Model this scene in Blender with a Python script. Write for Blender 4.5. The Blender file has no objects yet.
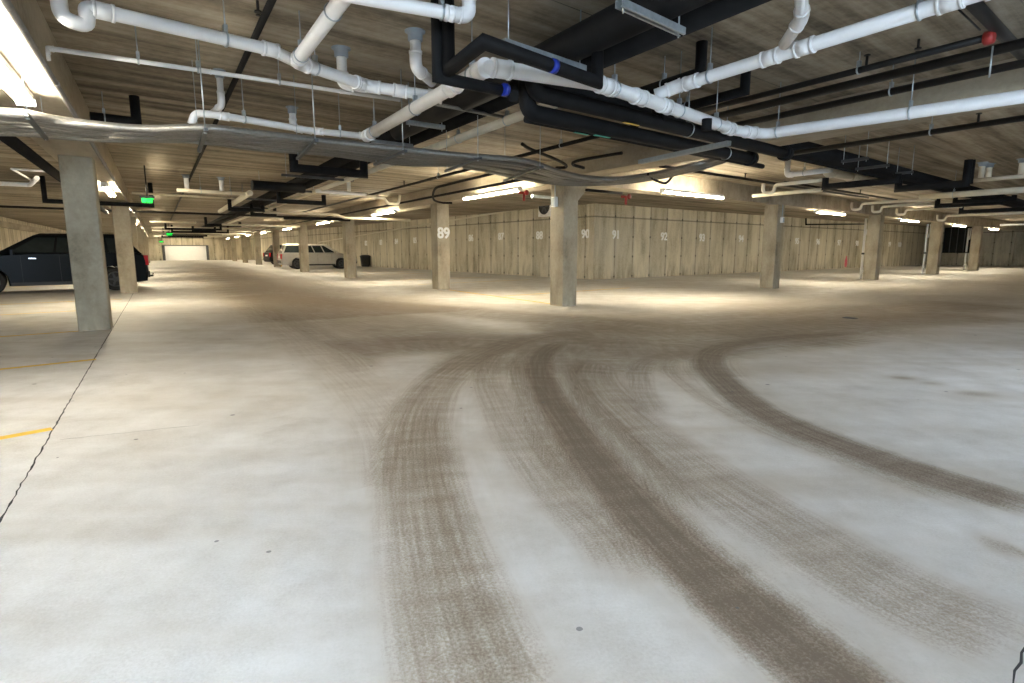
import bpy, bmesh, math, random
import numpy as np
from mathutils import Vector, Matrix, Quaternion
random.seed(4); R = math.radians
C = bpy.context.scene.collection
# ------------------------------------------------------------------ camera maths
F = 577.0; YH = 250.0; CX = 512.0; CY = 341.5; EYE = 1.3
PIT = math.atan((CY - YH) / F)
def ray(x, y):
    u = (x - CX) / F; v = (CY - y) / F
    return Vector((u, math.cos(PIT) + v * math.sin(PIT), -math.sin(PIT) + v * math.cos(PIT)))
def at(x, y, z):
    d = ray(x, y); t = (z - EYE) / d.z
    return Vector((d.x * t, d.y * t, z))
def on_plane(x, y, p0, n):
    d = ray(x, y); e = Vector((0, 0, EYE)); t = (p0 - e).dot(n) / d.dot(n)
    return e + d * t
A_ = Vector((math.sin(R(-31.3)), math.cos(R(-31.3)), 0)); AN = Vector((A_.y, -A_.x, 0))
B_ = Vector((math.sin(R(50)), math.cos(R(50)), 0)); BN = Vector((B_.y, -B_.x, 0))
UP = Vector((0, 0, 1))
def A(lat, along, z=0.0): return AN * lat + A_ * along + UP * z
def to_x(P, d, x):
    """the point on the line P + s d that the eye sees in image column x"""
    k = (x - CX) / F
    f0 = P.y * math.cos(PIT) - (P.z - EYE) * math.sin(PIT); fd = d.y * math.cos(PIT) - d.z * math.sin(PIT)
    s = (k * f0 - P.x) / (d.x - k * fd)
    return P + d * s
def al(x0, y0, x1, z):
    p = at(x0, y0, z); return [p, to_x(p, A_, x1)]
def bl(x0, y0, x1, z):
    p = at(x0, y0, z); return [p, to_x(p, B_, x1)]
def under(x, y, P):
    """point straight above/below P that the eye sees in image row y"""
    d = ray(x, y); t = math.hypot(P.x, P.y) / math.hypot(d.x, d.y)
    return Vector((P.x, P.y, EYE + d.z * t))
SLAB = 3.3; SOFF = 2.8
# ------------------------------------------------------------------ materials
def mat(name):
    m = bpy.data.materials.new(name); m.use_nodes = True
    nt = m.node_tree; nt.nodes.clear()
    out = nt.nodes.new('ShaderNodeOutputMaterial'); bs = nt.nodes.new('ShaderNodeBsdfPrincipled')
    nt.links.new(bs.outputs[0], out.inputs[0])
    return m, nt, bs
def N(nt, t, ins=None, **props):
    n = nt.nodes.new(t)
    for k, v in props.items(): setattr(n, k, v)
    for k, v in (ins or {}).items():
        if isinstance(v, bpy.types.NodeSocket): nt.links.new(v, n.inputs[k])
        else: n.inputs[k].default_value = v
    return n
def math_(nt, op, a, b=None, clamp=False):
    n = N(nt, 'ShaderNodeMath', operation=op, use_clamp=clamp)
    for i, v in enumerate((a, b)):
        if v is None: continue
        if isinstance(v, bpy.types.NodeSocket): nt.links.new(v, n.inputs[i])
        else: n.inputs[i].default_value = v
    return n.outputs[0]
def ramp(nt, fac, stops):
    n = nt.nodes.new('ShaderNodeValToRGB'); nt.links.new(fac, n.inputs[0])
    e = n.color_ramp.elements
    while len(e) < len(stops): e.new(0.5)
    for el, (p, c) in zip(e, stops):
        el.position = p; el.color = (c if len(c) == 4 else (*c, 1))
    return n.outputs[0]
def mix(nt, fac, a, b, mode='MIX'):
    n = N(nt, 'ShaderNodeMix', data_type='RGBA', blend_type=mode)
    for i, v in ((0, fac), (6, a), (7, b)):
        if isinstance(v, bpy.types.NodeSocket): nt.links.new(v, n.inputs[i])
        else: n.inputs[i].default_value = v if i == 0 else (*v, 1)[:4]
    return n.outputs[2]
def plain(name, col, rough=0.5, metal=0.0, var=0.12, scale=6.0, spec=0.5):
    m, nt, bs = mat(name)
    co = N(nt, 'ShaderNodeTexCoord').outputs['Object']
    nz = N(nt, 'ShaderNodeTexNoise', {'Vector': co, 'Scale': scale, 'Detail': 4.0}).outputs[0]
    lo = tuple(c * (1 - var) for c in col); hi = tuple(min(1, c * (1 + var)) for c in col)
    nt.links.new(ramp(nt, nz, [(0.3, lo), (0.7, hi)]), bs.inputs['Base Color'])
    bs.inputs['Roughness'].default_value = rough; bs.inputs['Metallic'].default_value = metal; bs.inputs['Specular IOR Level'].default_value = spec
    return m
def emit(name, col, s):
    m, nt, bs = mat(name)
    bs.inputs['Base Color'].default_value = (*col, 1)
    bs.inputs['Emission Color'].default_value = (*col, 1); bs.inputs['Emission Strength'].default_value = s
    return m
def concrete(name, stops, rot=0.0, stretch=(1, 1, 1), scale=1.2, seam=None, seam_col=(.05, .045, .035), stain=0.0, bump=0.15, fine=14, hseam=None, dots=False):
    """board-formed concrete; x of the rotated frame runs along the boards"""
    m, nt, bs = mat(name)
    co = N(nt, 'ShaderNodeTexCoord').outputs['Object']
    mp = N(nt, 'ShaderNodeMapping', {'Vector': co, 'Rotation': (0, 0, rot)}).outputs[0]
    st = N(nt, 'ShaderNodeMapping', {'Vector': mp, 'Scale': stretch}).outputs[0]
    n1 = N(nt, 'ShaderNodeTexNoise', {'Vector': st, 'Scale': scale, 'Detail': 7.0, 'Roughness': 0.62}).outputs[0]
    n2 = N(nt, 'ShaderNodeTexNoise', {'Vector': co, 'Scale': fine, 'Detail': 5.0, 'Roughness': 0.7}).outputs[0]
    n3 = N(nt, 'ShaderNodeTexNoise', {'Vector': co, 'Scale': 0.45, 'Detail': 3.0}).outputs[0]
    f = math_(nt, 'ADD', math_(nt, 'MULTIPLY', n1, 0.6), math_(nt, 'ADD', math_(nt, 'MULTIPLY', n2, 0.2), math_(nt, 'MULTIPLY', n3, 0.2)))
    col = ramp(nt, f, stops)
    sx = N(nt, 'ShaderNodeSeparateXYZ', {0: mp})
    if seam:
        axis, step, w = seam
        fr = math_(nt, 'FRACT', math_(nt, 'MULTIPLY', sx.outputs[axis], 1 / step))
        ln = math_(nt, 'LESS_THAN', math_(nt, 'ABSOLUTE', math_(nt, 'SUBTRACT', fr, 0.5)), w / step / 2)
        nb = N(nt, 'ShaderNodeTexNoise', {'Vector': co, 'Scale': 2.0, 'Detail': 3.0}).outputs[0]
        col = mix(nt, math_(nt, 'MULTIPLY', ln, math_(nt, 'MULTIPLY', math_(nt, 'SUBTRACT', nb, .22, True), 2.4, True)), col, seam_col)
        # darker damp band beside the joint
        wide = math_(nt, 'SUBTRACT', 1.0, math_(nt, 'MULTIPLY', math_(nt, 'ABSOLUTE', math_(nt, 'SUBTRACT', fr, 0.5)), 9.0), True)
        col = mix(nt, math_(nt, 'MULTIPLY', wide, math_(nt, 'MULTIPLY', n1, 0.45)), col, seam_col)
        if dots:
            zz = math_(nt, 'FRACT', math_(nt, 'MULTIPLY', math_(nt, 'ADD', sx.outputs[2], 0.35), 1 / 0.9))
            dz = math_(nt, 'ABSOLUTE', math_(nt, 'SUBTRACT', zz, 0.5))
            dx = math_(nt, 'ABSOLUTE', math_(nt, 'SUBTRACT', fr, 0.5))
            dd = math_(nt, 'LESS_THAN', math_(nt, 'ADD', math_(nt, 'POWER', math_(nt, 'MULTIPLY', dz, 0.9), 2.0), math_(nt, 'POWER', math_(nt, 'MULTIPLY', dx, step), 2.0)), 0.0028)
            col = mix(nt, math_(nt, 'MULTIPLY', dd, 0.8), col, (.04, .035, .03))
        pid = N(nt, 'ShaderNodeTexWhiteNoise', {'W': math_(nt, 'FLOOR', math_(nt, 'ADD', math_(nt, 'MULTIPLY', sx.outputs[axis], 1 / step), .5))}, noise_dimensions='1D').outputs[0]
        col = mix(nt, math_(nt, 'MULTIPLY', pid, .26 if dots else .12), col, (.24, .205, .15))
    if hseam:
        fr2 = math_(nt, 'FRACT', math_(nt, 'MULTIPLY', sx.outputs[2], 1 / hseam))
        l2 = math_(nt, 'LESS_THAN', math_(nt, 'ABSOLUTE', math_(nt, 'SUBTRACT', fr2, 0.5)), 0.006)
        col = mix(nt, math_(nt, 'MULTIPLY', l2, 0.55), col, seam_col)
    if stain:
        h = math_(nt, 'SUBTRACT', 1.0, math_(nt, 'MULTIPLY', sx.outputs[2], 1.3), True)
        n4 = N(nt, 'ShaderNodeTexNoise', {'Vector': N(nt, 'ShaderNodeMapping', {'Vector': mp, 'Scale': (3, 3, .7)}).outputs[0], 'Scale': 1.6, 'Detail': 5.0}).outputs[0]
        g = math_(nt, 'MULTIPLY', math_(nt, 'SUBTRACT', n4, 0.42, True), 3.0, True)
        col = mix(nt, math_(nt, 'MULTIPLY', math_(nt, 'MULTIPLY', g, h), stain), col, (.07, .06, .045))
    nt.links.new(col, bs.inputs['Base Color']); bs.inputs['Roughness'].default_value = 0.85
    bm_ = N(nt, 'ShaderNodeBump', {'Height': f, 'Strength': bump, 'Distance': 0.02})
    nt.links.new(bm_.outputs[0], bs.inputs['Normal'])
    return m
TAN = [(0.34, (.17, .14, .09)), (0.43, (.46, .405, .29)), (0.53, (.66, .595, .45)), (0.68, (.78, .725, .585))]
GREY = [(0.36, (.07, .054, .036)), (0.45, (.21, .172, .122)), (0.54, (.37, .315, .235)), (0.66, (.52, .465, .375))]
COLC = [(0.32, (.17, .14, .095)), (0.44, (.35, .30, .215)), (0.56, (.46, .405, .30)), (0.7, (.55, .50, .39))]
ROT_B = -math.atan2(B_.y, B_.x); ROT_A = -math.atan2(A_.y, A_.x)
M = {}
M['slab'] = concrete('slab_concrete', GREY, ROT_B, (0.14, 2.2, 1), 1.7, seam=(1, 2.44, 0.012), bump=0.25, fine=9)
M['beam'] = concrete('beam_concrete', [(0.32, (.17, .14, .10)), (0.44, (.36, .31, .23)), (0.56, (.48, .42, .32)), (0.7, (.58, .52, .41))], ROT_A, (0.3, 1.5, 1), 1.6)
M['wall_a'] = concrete('wall_concrete_along', TAN, ROT_A, (1.0, 1, 0.22), 1.5, seam=(0, 1.25, 0.03), stain=0.7, hseam=5.5, dots=True)
M['wall_b'] = concrete('wall_concrete_across', TAN, ROT_B, (1.0, 1, 0.22), 1.5, seam=(0, 1.25, 0.03), stain=0.7, hseam=5.5, dots=True)
M['column'] = concrete('column_concrete', COLC, 0, (1, 1, 0.6), 1.7, stain=0.5)
M['pvc'] = plain('white_pvc', (.80, .80, .80), 0.32, var=0.04)
M['cream'] = plain('warm_lit_pvc', (.66, .60, .47), 0.4, var=0.06)  # white PVC with the warm lamplight put into its colour
M['insul'] = plain('black_rubber_insulation', (.007, .007, .0075), 0.7, var=0.3, spec=.2)
M['steelpipe'] = plain('black_steel_pipe', (.012, .011, .010), 0.5, var=0.3, spec=.25)
M['galv'] = plain('galvanised_steel', (.42, .47, .50), 0.38, 0.75, scale=30)
M['darksteel'] = plain('dark_steel', (.08, .085, .09), 0.5, 0.5)
M['cable'] = plain('grey_armoured_cable', (.23, .22, .20), 0.42, 0.5, scale=40)
M['collar'] = plain('grey_pipe_collar', (.25, .29, .33), 0.55)
M['red'] = plain('red_valve_paint', (.35, .03, .025), 0.4)
M['blue'] = plain('blue_valve_tag', (.01, .03, .30), 0.35)
M['yellow'] = plain('yellow_paint', (.80, .52, .06), 0.7, var=0.15, scale=20)
M['yellowtape'] = plain('yellow_tape', (.75, .48, .08), 0.5)
M['greentape'] = plain('green_tape', (.05, .35, .26), 0.5)
M['whitepaint'] = plain('white_paint', (.90, .90, .88), 0.6)
M['whitemetal'] = plain('white_enamel', (.78, .78, .76), 0.4)
M['black'] = plain('black_plastic', (.012, .012, .012), 0.5)
M['crack'] = plain('dark_joint', (.035, .035, .037), 0.9)
M['pink'] = plain('pink_marking_paint', (.72, .10, .16), 0.6)
M['door'] = plain('white_door_panel', (.80, .80, .80), 0.5, var=0.03)
M['opening'] = plain('dark_opening', (.012, .016, .018), 0.25)
M['tube'] = emit('fluorescent_tube', (1.0, .885, .66), 49)
M['tubefill'] = emit('added_cool_fill_tube', (.76, .87, 1.0), 27)  # bluish tubes of the added unseen lamps, standing in for daylight
M['tubenear'] = emit('daylight_fluorescent_tube', (1.0, .93, .80), 30)
M['exit'] = emit('green_exit_light', (.0, .85, .07), .32)
M['glass'] = plain('car_glass', (.02, .026, .026), 0.06, var=0.1)
M['tyre'] = plain('tyre_rubber', (.014, .014, .014), 0.8)
M['alloy'] = plain('shaded_alloy_wheel', (.05, .05, .052), 0.4, 0.5)  # rim colour darkened to hold the shade on the wheels
M['tail'] = plain('red_tail_light', (.5, .012, .02), 0.15)
M['chrome'] = plain('chrome_trim', (.65, .65, .65), 0.2, 0.9)
M['carblue'] = plain('dark_blue_car_paint', (.002, .0035, .005), 0.28, 0.0, spec=.10, var=0.05)
M['carsilver'] = plain('beige_silver_car_paint', (.40, .37, .31), 0.3, 0.35, var=0.05)
M['carroof'] = plain('pale_silver_roof_paint', (.52, .49, .42), 0.3, 0.2, var=0.04)
M['carblack'] = plain('black_car_paint', (.006, .007, .008), 0.28, 0.0, spec=.12)

# ------------------------------------------------------------------ mesh helpers
def catmull(ps, n=8):
    ps = [Vector(p) for p in ps]; q = [ps[0] * 2 - ps[1]] + ps + [ps[-1] * 2 - ps[-2]]; o = []
    for i in range(1, len(q) - 2):
        for k in range(n):
            t = k / n; a, b, c, d = q[i - 1:i + 3]
            o.append(0.5 * ((2 * b) + (c - a) * t + (2 * a - 5 * b + 4 * c - d) * t * t + (3 * b - a - 3 * c + d) * t ** 3))
    return o + [ps[-1]]
def fillet(ps, r, n=6):
    ps = [Vector(p) for p in ps]; o = [ps[0]]
    for i in range(1, len(ps) - 1):
        d0 = (ps[i - 1] - ps[i]); d1 = (ps[i + 1] - ps[i])
        k = min(r, d0.length * 0.48, d1.length * 0.48)
        p0 = ps[i] + d0.normalized() * k; p1 = ps[i] + d1.normalized() * k
        for j in range(n + 1):
            t = j / n; o.append(p0 * (1 - t) ** 2 + ps[i] * 2 * t * (1 - t) + p1 * t * t)
    return o + [ps[-1]]
class MB:
    def __init__(s): s.v = []; s.f = []; s.flat = set()
    def tube(s, ps, r, seg=14, cap=True):
        ps = [Vector(p) for p in ps]
        ps = [p for i, p in enumerate(ps) if i == 0 or (p - ps[i - 1]).length > 1e-5]
        rr = r if isinstance(r, (list, tuple)) else [r] * len(ps)
        d = (ps[1] - ps[0]).normalized()
        u = d.cross(UP if abs(d.z) < 0.9 else Vector((1, 0, 0))).normalized(); w = d.cross(u).normalized()
        b0 = len(s.v)
        for i, p in enumerate(ps):
            if i == 0: din = dout = (ps[1] - ps[0]).normalized()
            elif i == len(ps) - 1: din = dout = (ps[-1] - ps[-2]).normalized()
            else: din = (p - ps[i - 1]).normalized(); dout = (ps[i + 1] - p).normalized()
            n = (din + dout); n = n.normalized() if n.length > 1e-6 else din
            for k in range(seg):
                t = 2 * math.pi * k / seg; o = (u * math.cos(t) + w * math.sin(t)) * rr[i]
                dn = max(0.3, din.dot(n)); s.v.append(p + o - din * (o.dot(n) / dn))
            q = din.rotation_difference(dout); u = q @ u; w = q @ w
        for i in range(len(ps) - 1):
            for k in range(seg):
                a = b0 + i * seg + k; b = b0 + i * seg + (k + 1) % seg
                s.f.append((a, b, b + seg, a + seg))
        if cap:
            s.flat.add(len(s.f)); s.f.append(tuple(b0 + k for k in reversed(range(seg))))
            s.flat.add(len(s.f)); s.f.append(tuple(b0 + (len(ps) - 1) * seg + k for k in range(seg)))
        return s
    def ring(s, c, axis, R0, r, seg=20, sub=6):
        axis = axis.normalized(); u = axis.cross(UP if abs(axis.z) < .9 else Vector((1, 0, 0))).normalized(); w = axis.cross(u)
        b0 = len(s.v)
        for i in range(seg):
            t = 2 * math.pi * i / seg; d = u * math.cos(t) + w * math.sin(t)
            for j in range(sub):
                q = 2 * math.pi * j / sub; s.v.append(c + d * (R0 + r * math.cos(q)) + axis * (r * 1.8 * math.sin(q)))
        for i in range(seg):
            for j in range(sub):
                a = b0 + i * sub + j; b = b0 + i * sub + (j + 1) % sub; e = b0 + ((i + 1) % seg) * sub
                s.f.append((a, e + j, e + (j + 1) % sub, b))
        return s
    def box(s, c, x, y, z, hx, hy, hz, bev=0.0):
        """box with centre c, axes x y z (unit), half sizes; bev chamfers the vertical edges"""
        b0 = len(s.v)
        if bev:
            poly = [(-hx + bev, -hy), (hx - bev, -hy), (hx, -hy + bev), (hx, hy - bev), (hx - bev, hy), (-hx + bev, hy), (-hx, hy - bev), (-hx, -hy + bev)]
        else: poly = [(-hx, -hy), (hx, -hy), (hx, hy), (-hx, hy)]
        n = len(poly)
        for dz in (-hz, hz):
            for px, py in poly: s.v.append(c + x * px + y * py + z * dz)
        fl = [tuple(b0 + i for i in reversed(range(n))), tuple(b0 + n + i for i in range(n))] + [(b0 + i, b0 + (i + 1) % n, b0 + n + (i + 1) % n, b0 + n + i) for i in range(n)]
        for q in fl: s.flat.add(len(s.f)); s.f.append(q)
        return s
    def bar(s, p, q, w, h, up=UP):
        p = Vector(p); q = Vector(q); x = (q - p).normalized(); y = up.cross(x)
        y = y.normalized() if y.length > 1e-4 else A_.copy(); z = x.cross(y)
        return s.box((p + q) / 2, x, y, z, (q - p).length / 2, w / 2, h / 2)
    def prism(s, poly, ax, ay, o, n, t0, t1):
        """polygon in axes ax, ay at origin o, extruded along n from t0 to t1"""
        b0 = len(s.v); k = len(poly)
        for t in (t0, t1):
            for px, py in poly: s.v.append(o + ax * px + ay * py + n * t)
        fl = [tuple(b0 + i for i in reversed(range(k))), tuple(b0 + k + i for i in range(k))] + [(b0 + i, b0 + (i + 1) % k, b0 + k + (i + 1) % k, b0 + k + i) for i in range(k)]
        for q in fl: s.flat.add(len(s.f)); s.f.append(q)
        return s
    def lathe(s, c, axis, prof, seg=24):
        axis = axis.normalized(); u = axis.cross(UP if abs(axis.z) < .9 else Vector((1, 0, 0))).normalized(); w = axis.cross(u)
        b0 = len(s.v)
        for (h, r) in prof:
            for i in range(seg):
                t = 2 * math.pi * i / seg; s.v.append(c + axis * h + (u * math.cos(t) + w * math.sin(t)) * r)
        for i in range(len(prof) - 1):
            for j in range(seg):
                a = b0 + i * seg + j; b = b0 + i * seg + (j + 1) % seg; s.f.append((a, b, b + seg, a + seg))
        s.flat.add(len(s.f)); s.f.append(tuple(b0 + j for j in reversed(range(seg))))
        s.flat.add(len(s.f)); s.f.append(tuple(b0 + (len(prof) - 1) * seg + j for j in range(seg)))
        return s
    def build(s, name, m, parent=None, smooth=True, origin=None):
        off = Vector(parent['_o']) if parent is not None else (Vector(origin) if origin is not None else Vector((0, 0, 0)))
        me = bpy.data.meshes.new(name)
        me.from_pydata([tuple(v - off) for v in s.v], [], s.f); me.validate()
        bm = bmesh.new(); bm.from_mesh(me); bmesh.ops.recalc_face_normals(bm, faces=bm.faces); bm.to_mesh(me); bm.free()
        if smooth and len(s.flat) < len(me.polygons):
            fl = s.flat
            for p in me.polygons: p.use_smooth = p.index not in fl
        me.materials.append(m if not isinstance(m, str) else M[m])
        o = bpy.data.objects.new(name, me); C.objects.link(o)
        if parent is not None: o.parent = parent
        elif origin is not None: o.location = off
        o['_o'] = tuple(off)
        return o
def tag(o, label, cat, group=None):
    o['label'] = label; o['category'] = cat
    if group: o['group'] = group
    return o
def thing(name, label, cat, loc, group=None):
    o = bpy.data.objects.new(name, None); C.objects.link(o); o.location = loc; o['_o'] = tuple(loc); o.empty_display_size = 0.1
    return tag(o, label, cat, group)
def struct(name, mb, m, smooth=False):
    o = mb.build(name, m, smooth=smooth); o['kind'] = 'structure'; return o
def length(ps): return sum((ps[i + 1] - ps[i]).length for i in range(len(ps) - 1))
def hanger(parent, P, d, r, top=SLAB, m='galv'):
    mb = MB(); mb.ring(P, d, r + 0.006, 0.005)
    mb.tube([P + UP * (r + 0.004), Vector((P.x, P.y, top))], 0.0055, 6)
    mb.box(P + UP * (r + 0.03), d, d.cross(UP), UP, 0.014, 0.022, 0.03)
    mb.build('hanger', m, parent)
def run(name, label, cat, pts, r, m, group=None, bend=None, elbows=False, coup=(), hang=(), collar=None, seg=14, hm='galv'):
    """a pipe run: one thing with its pipe, elbows, couplings, hangers and ceiling collar as parts.
    coup / hang: (segment, t) pairs on the polyline"""
    pts = [Vector(p) for p in pts]
    o = thing(name, label, cat, pts[0], group)
    mb = MB(); path = fillet(pts, bend) if bend else pts
    mb.tube(path, r, seg); mb.build('pipe', m, o)
    if elbows:
        for i in range(1, len(pts) - 1):
            d0 = (pts[i - 1] - pts[i]); d1 = (pts[i + 1] - pts[i]); k = min(bend * 1.35, d0.length * .5, d1.length * .5)
            arc = fillet([pts[i] + d0.normalized() * k, pts[i], pts[i] + d1.normalized() * k], bend)
            e = MB().tube(arc, r * 1.14, seg)
            e.tube([arc[0], arc[0] + (arc[1] - arc[0]).normalized() * r * .5], r * 1.24, seg); e.tube([arc[-1], arc[-1] + (arc[-2] - arc[-1]).normalized() * r * .5], r * 1.24, seg)
            e.build('elbow', m, o)
    for (i, t) in coup:
        p = pts[i].lerp(pts[i + 1], t); d = (pts[i + 1] - pts[i]).normalized()
        c = MB().tube([p - d * r * 1.1, p + d * r * 1.1], r * 1.16, seg)
        c.tube([p - d * r * 1.35, p - d * r * .95], r * 1.24, seg); c.tube([p + d * r * .95, p + d * r * 1.35], r * 1.24, seg)
        c.build('coupling', m, o)
    for (i, t) in hang:
        p = pts[i].lerp(pts[i + 1], t); hanger(o, p, (pts[i + 1] - pts[i]).normalized(), r, m=hm)
    if collar is not None:
        p = pts[collar]
        MB().lathe(Vector((p.x, p.y, SLAB)), -UP, [(0, r * 1.9), (.012, r * 1.9), (.014, r * 1.4), (.085, r * 1.35), (.09, r * 1.05)]).build('ceiling_collar', 'collar', o)
    return o
# ------------------------------------------------------------------ FLOOR
def smooth(e0, e1, x):
    t = np.clip((x - e0) / (e1 - e0), 0, 1); return t * t * (3 - 2 * t)
def axis_vals(lo, f0, f1, hi, st):
    v = list(np.arange(f0, f1, st)); s = st; x = f0
    left = []
    while x > lo: s *= 1.12; x -= s; left.append(max(x, lo))
    s = st; x = v[-1]; right = []
    while x < hi: s *= 1.06; x += s; right.append(min(x, hi))
    return np.array(left[::-1] + v + right)
xs = axis_vals(-75, -4.0, 5.5, 75, .045); ys = axis_vals(-14, 1.2, 11.0, 125, .045)
GX, GY = np.meshgrid(xs, ys)
P2 = np.stack([GX.ravel(), GY.ravel()], 1)
TRK = [  # (pixel centre line, half width in m, strength)
 ([(990, 800), (885, 722), (837, 682), (714, 583), (639, 512), (579, 441), (548, 394), (539, 369), (545, 351), (575, 337)], .165, 1.0),
 ([(900, 700), (742, 575), (668, 508), (606, 440), (575, 396), (570, 372)], .05, .34),
 ([(1080, 525), (1024, 505), (901, 466), (795, 427), (742, 398), (709, 366), (716, 350), (750, 341), (820, 335), (880, 331)], .19, .85),
 ([(1000, 520), (850, 462), (755, 425), (690, 390), (668, 365), (690, 348)], .10, .30),
 ([(1100, 690), (1014, 642), (908, 597), (795, 533), (696, 470), (620, 410), (592, 375), (600, 352)], .28, .48),
 ([(545, 790), (508, 725), (476, 682), (434, 547), (419, 463), (421, 415), (443, 379), (486, 352), (545, 336), (620, 330)], .27, .54),
 ([(515, 720), (482, 640), (448, 540), (436, 470), (440, 420)], .10, .26),
 ([(415, 500), (392, 430), (350, 382), (300, 343), (246, 304)], .36, .26),
 ([(640, 600), (605, 540), (548, 484), (505, 420), (487, 376), (500, 352), (540, 336)], .17, .42),
 ([(600, 500), (545, 440), (521, 392), (516, 364), (535, 345)], .10, .40),
 ([(700, 520), (640, 450), (592, 402), (574, 372), (590, 350)], .09, .40),
 ([(660, 420), (640, 385), (650, 360), (720, 345)], .15, .36),
 ([(235, 296), (420, 308), (560, 320), (700, 330), (860, 322), (1024, 316)], .9, .46),
 ([(330, 352), (440, 342), (560, 346), (680, 348), (800, 338), (860, 332)], .85, .52),
 ([(420, 362), (520, 364), (620, 364), (700, 362)], .55, .34),
 ([(205, 268), (270, 290), (350, 315), (450, 338), (560, 350)], 1.2, .46),
 ([(190, 266), (225, 285), (265, 308), (330, 340), (385, 385)], .26, .30),
 ([(540, 336), (640, 330), (740, 322), (860, 312), (1000, 303)], 1.3, .46),
 ([(640, 372), (760, 372), (900, 352), (1024, 345)], .22, .08),
 ([A(3.6, 11), A(3.6, 25), A(3.6, 45), A(3.6, 84)], 2.5, .40),
 ([BN * -5.4 + B_ * 8, BN * -5.2 + B_ * 20, BN * -5 + B_ * 50], 2.3, .34),
]
dirt = np.zeros(len(P2)); cc = np.zeros(len(P2)); ss = np.zeros(len(P2)); best = np.zeros(len(P2))
near = (P2[:, 1] > 0.5) & (P2[:, 1] < 80) & (np.abs(P2[:, 0]) < 50)
idx = np.where(near)[0]
for pix, hw, stg in TRK:
    pl = np.array([list(at(*q_, 0))[:2] if isinstance(q_, tuple) else list(q_)[:2] for q_ in pix])
    cr = np.array([list(v)[:2] for v in catmull([Vector((p[0], p[1], 0)) for p in pl], 10)])
    Q = P2[idx]; bd = np.full(len(Q), 1e9); bc = np.zeros(len(Q)); bs_ = np.zeros(len(Q)); acc = 0
    for i in range(len(cr) - 1):
        a, b = cr[i], cr[i + 1]; d = b - a; L = np.hypot(*d) + 1e-9; d = d / L
        rel = Q - a; t = np.clip(rel @ d, 0, L); off = rel - t[:, None] * d; di = np.hypot(off[:, 0], off[:, 1])
        sgn = d[0] * rel[:, 1] - d[1] * rel[:, 0]
        u = di < bd; bd[u] = di[u]; bc[u] = (np.sign(sgn) * di)[u]; bs_[u] = (acc + t)[u]; acc += L
    v = stg * (1 - smooth(hw * .4, hw * 1.5, bd)) * smooth(0, .4, bs_) * smooth(0, 1.3, acc - bs_)
    halo = stg * .22 * (1 - smooth(hw * 1.1, hw * 2.6, bd)) * smooth(0, .6, bs_)
    v = np.maximum(v, halo)
    dirt[idx] = np.clip(1 - (1 - dirt[idx]) * (1 - v), 0, 1)
    u = v > best[idx]; ii = idx[u]; best[ii] = v[u]; cc[ii] = bc[u]; ss[ii] = bs_[u]
for x, y, rx, ry, s in ((903, 378, .16, .03, .55), (930, 383, .12, .025, .4), (975, 394, .22, .04, .5), (994, 545, .05, .03, .5), (1018, 551, .04, .03, .5), (800, 372, .1, .02, .3)):
    p = at(x, y, 0); e = ((P2[:, 0] - p.x) / rx) ** 2 + ((P2[:, 1] - p.y) / (ry * 4)) ** 2
    dirt = np.maximum(dirt, s * np.exp(-e))
nx, ny = len(xs), len(ys)
me = bpy.data.meshes.new('floor')
q = (np.arange(ny - 1)[:, None] * nx + np.arange(nx - 1)[None, :]).ravel()
faces = np.stack([q, q + 1, q + 1 + nx, q + nx], 1)
me.vertices.add(len(P2)); me.vertices.foreach_set('co', np.c_[P2, np.zeros(len(P2))].ravel())
me.loops.add(faces.size); me.loops.foreach_set('vertex_index', faces.ravel())
me.polygons.add(len(faces)); me.polygons.foreach_set('loop_start', np.arange(0, faces.size, 4)); me.polygons.foreach_set('loop_total', np.full(len(faces), 4))
me.update(calc_edges=True)
for nm, arr in (('dirt', dirt), ('across', cc), ('along', ss)):
    at_ = me.attributes.new(nm, 'FLOAT', 'POINT'); at_.data.foreach_set('value', arr.astype(np.float32))
floor = bpy.data.objects.new('floor', me); C.objects.link(floor); floor['kind'] = 'structure'
m, nt, bs = mat('floor_concrete')
co = N(nt, 'ShaderNodeTexCoord').outputs['Object']
av = lambda n: N(nt, 'ShaderNodeAttribute', attribute_name=n).outputs['Fac']
d_, c_, s_ = av('dirt'), av('across'), av('along')
vec = N(nt, 'ShaderNodeCombineXYZ', {0: math_(nt, 'MULTIPLY', c_, 34.0), 1: math_(nt, 'MULTIPLY', s_, 1.1)}).outputs[0]
strk = N(nt, 'ShaderNodeTexNoise', {'Vector': vec, 'Scale': 1.0, 'Detail': 3.0, 'Roughness': .6}).outputs[0]
vec2 = N(nt, 'ShaderNodeCombineXYZ', {0: math_(nt, 'MULTIPLY', c_, 3.0), 1: math_(nt, 'MULTIPLY', s_, 9.0)}).outputs[0]
trd = N(nt, 'ShaderNodeTexNoise', {'Vector': vec2, 'Scale': 1.0, 'Detail': 2.0}).outputs[0]
fine = N(nt, 'ShaderNodeTexNoise', {'Vector': co, 'Scale': 80.0, 'Detail': 6.0, 'Roughness': .75}).outputs[0]
med = N(nt, 'ShaderNodeTexNoise', {'Vector': co, 'Scale': 2.2, 'Detail': 6.0, 'Roughness': .65}).outputs[0]
big = N(nt, 'ShaderNodeTexNoise', {'Vector': co, 'Scale': .5, 'Detail': 4.0}).outputs[0]
base = ramp(nt, math_(nt, 'ADD', math_(nt, 'MULTIPLY', med, .6), math_(nt, 'MULTIPLY', fine, .4)), [(.36, (.51, .49, .46)), (.5, (.655, .645, .625)), (.62, (.76, .755, .745))])
base = mix(nt, math_(nt, 'MULTIPLY', math_(nt, 'SUBTRACT', big, .48, True), 2.2, True), base, (.50, .455, .385))
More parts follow.
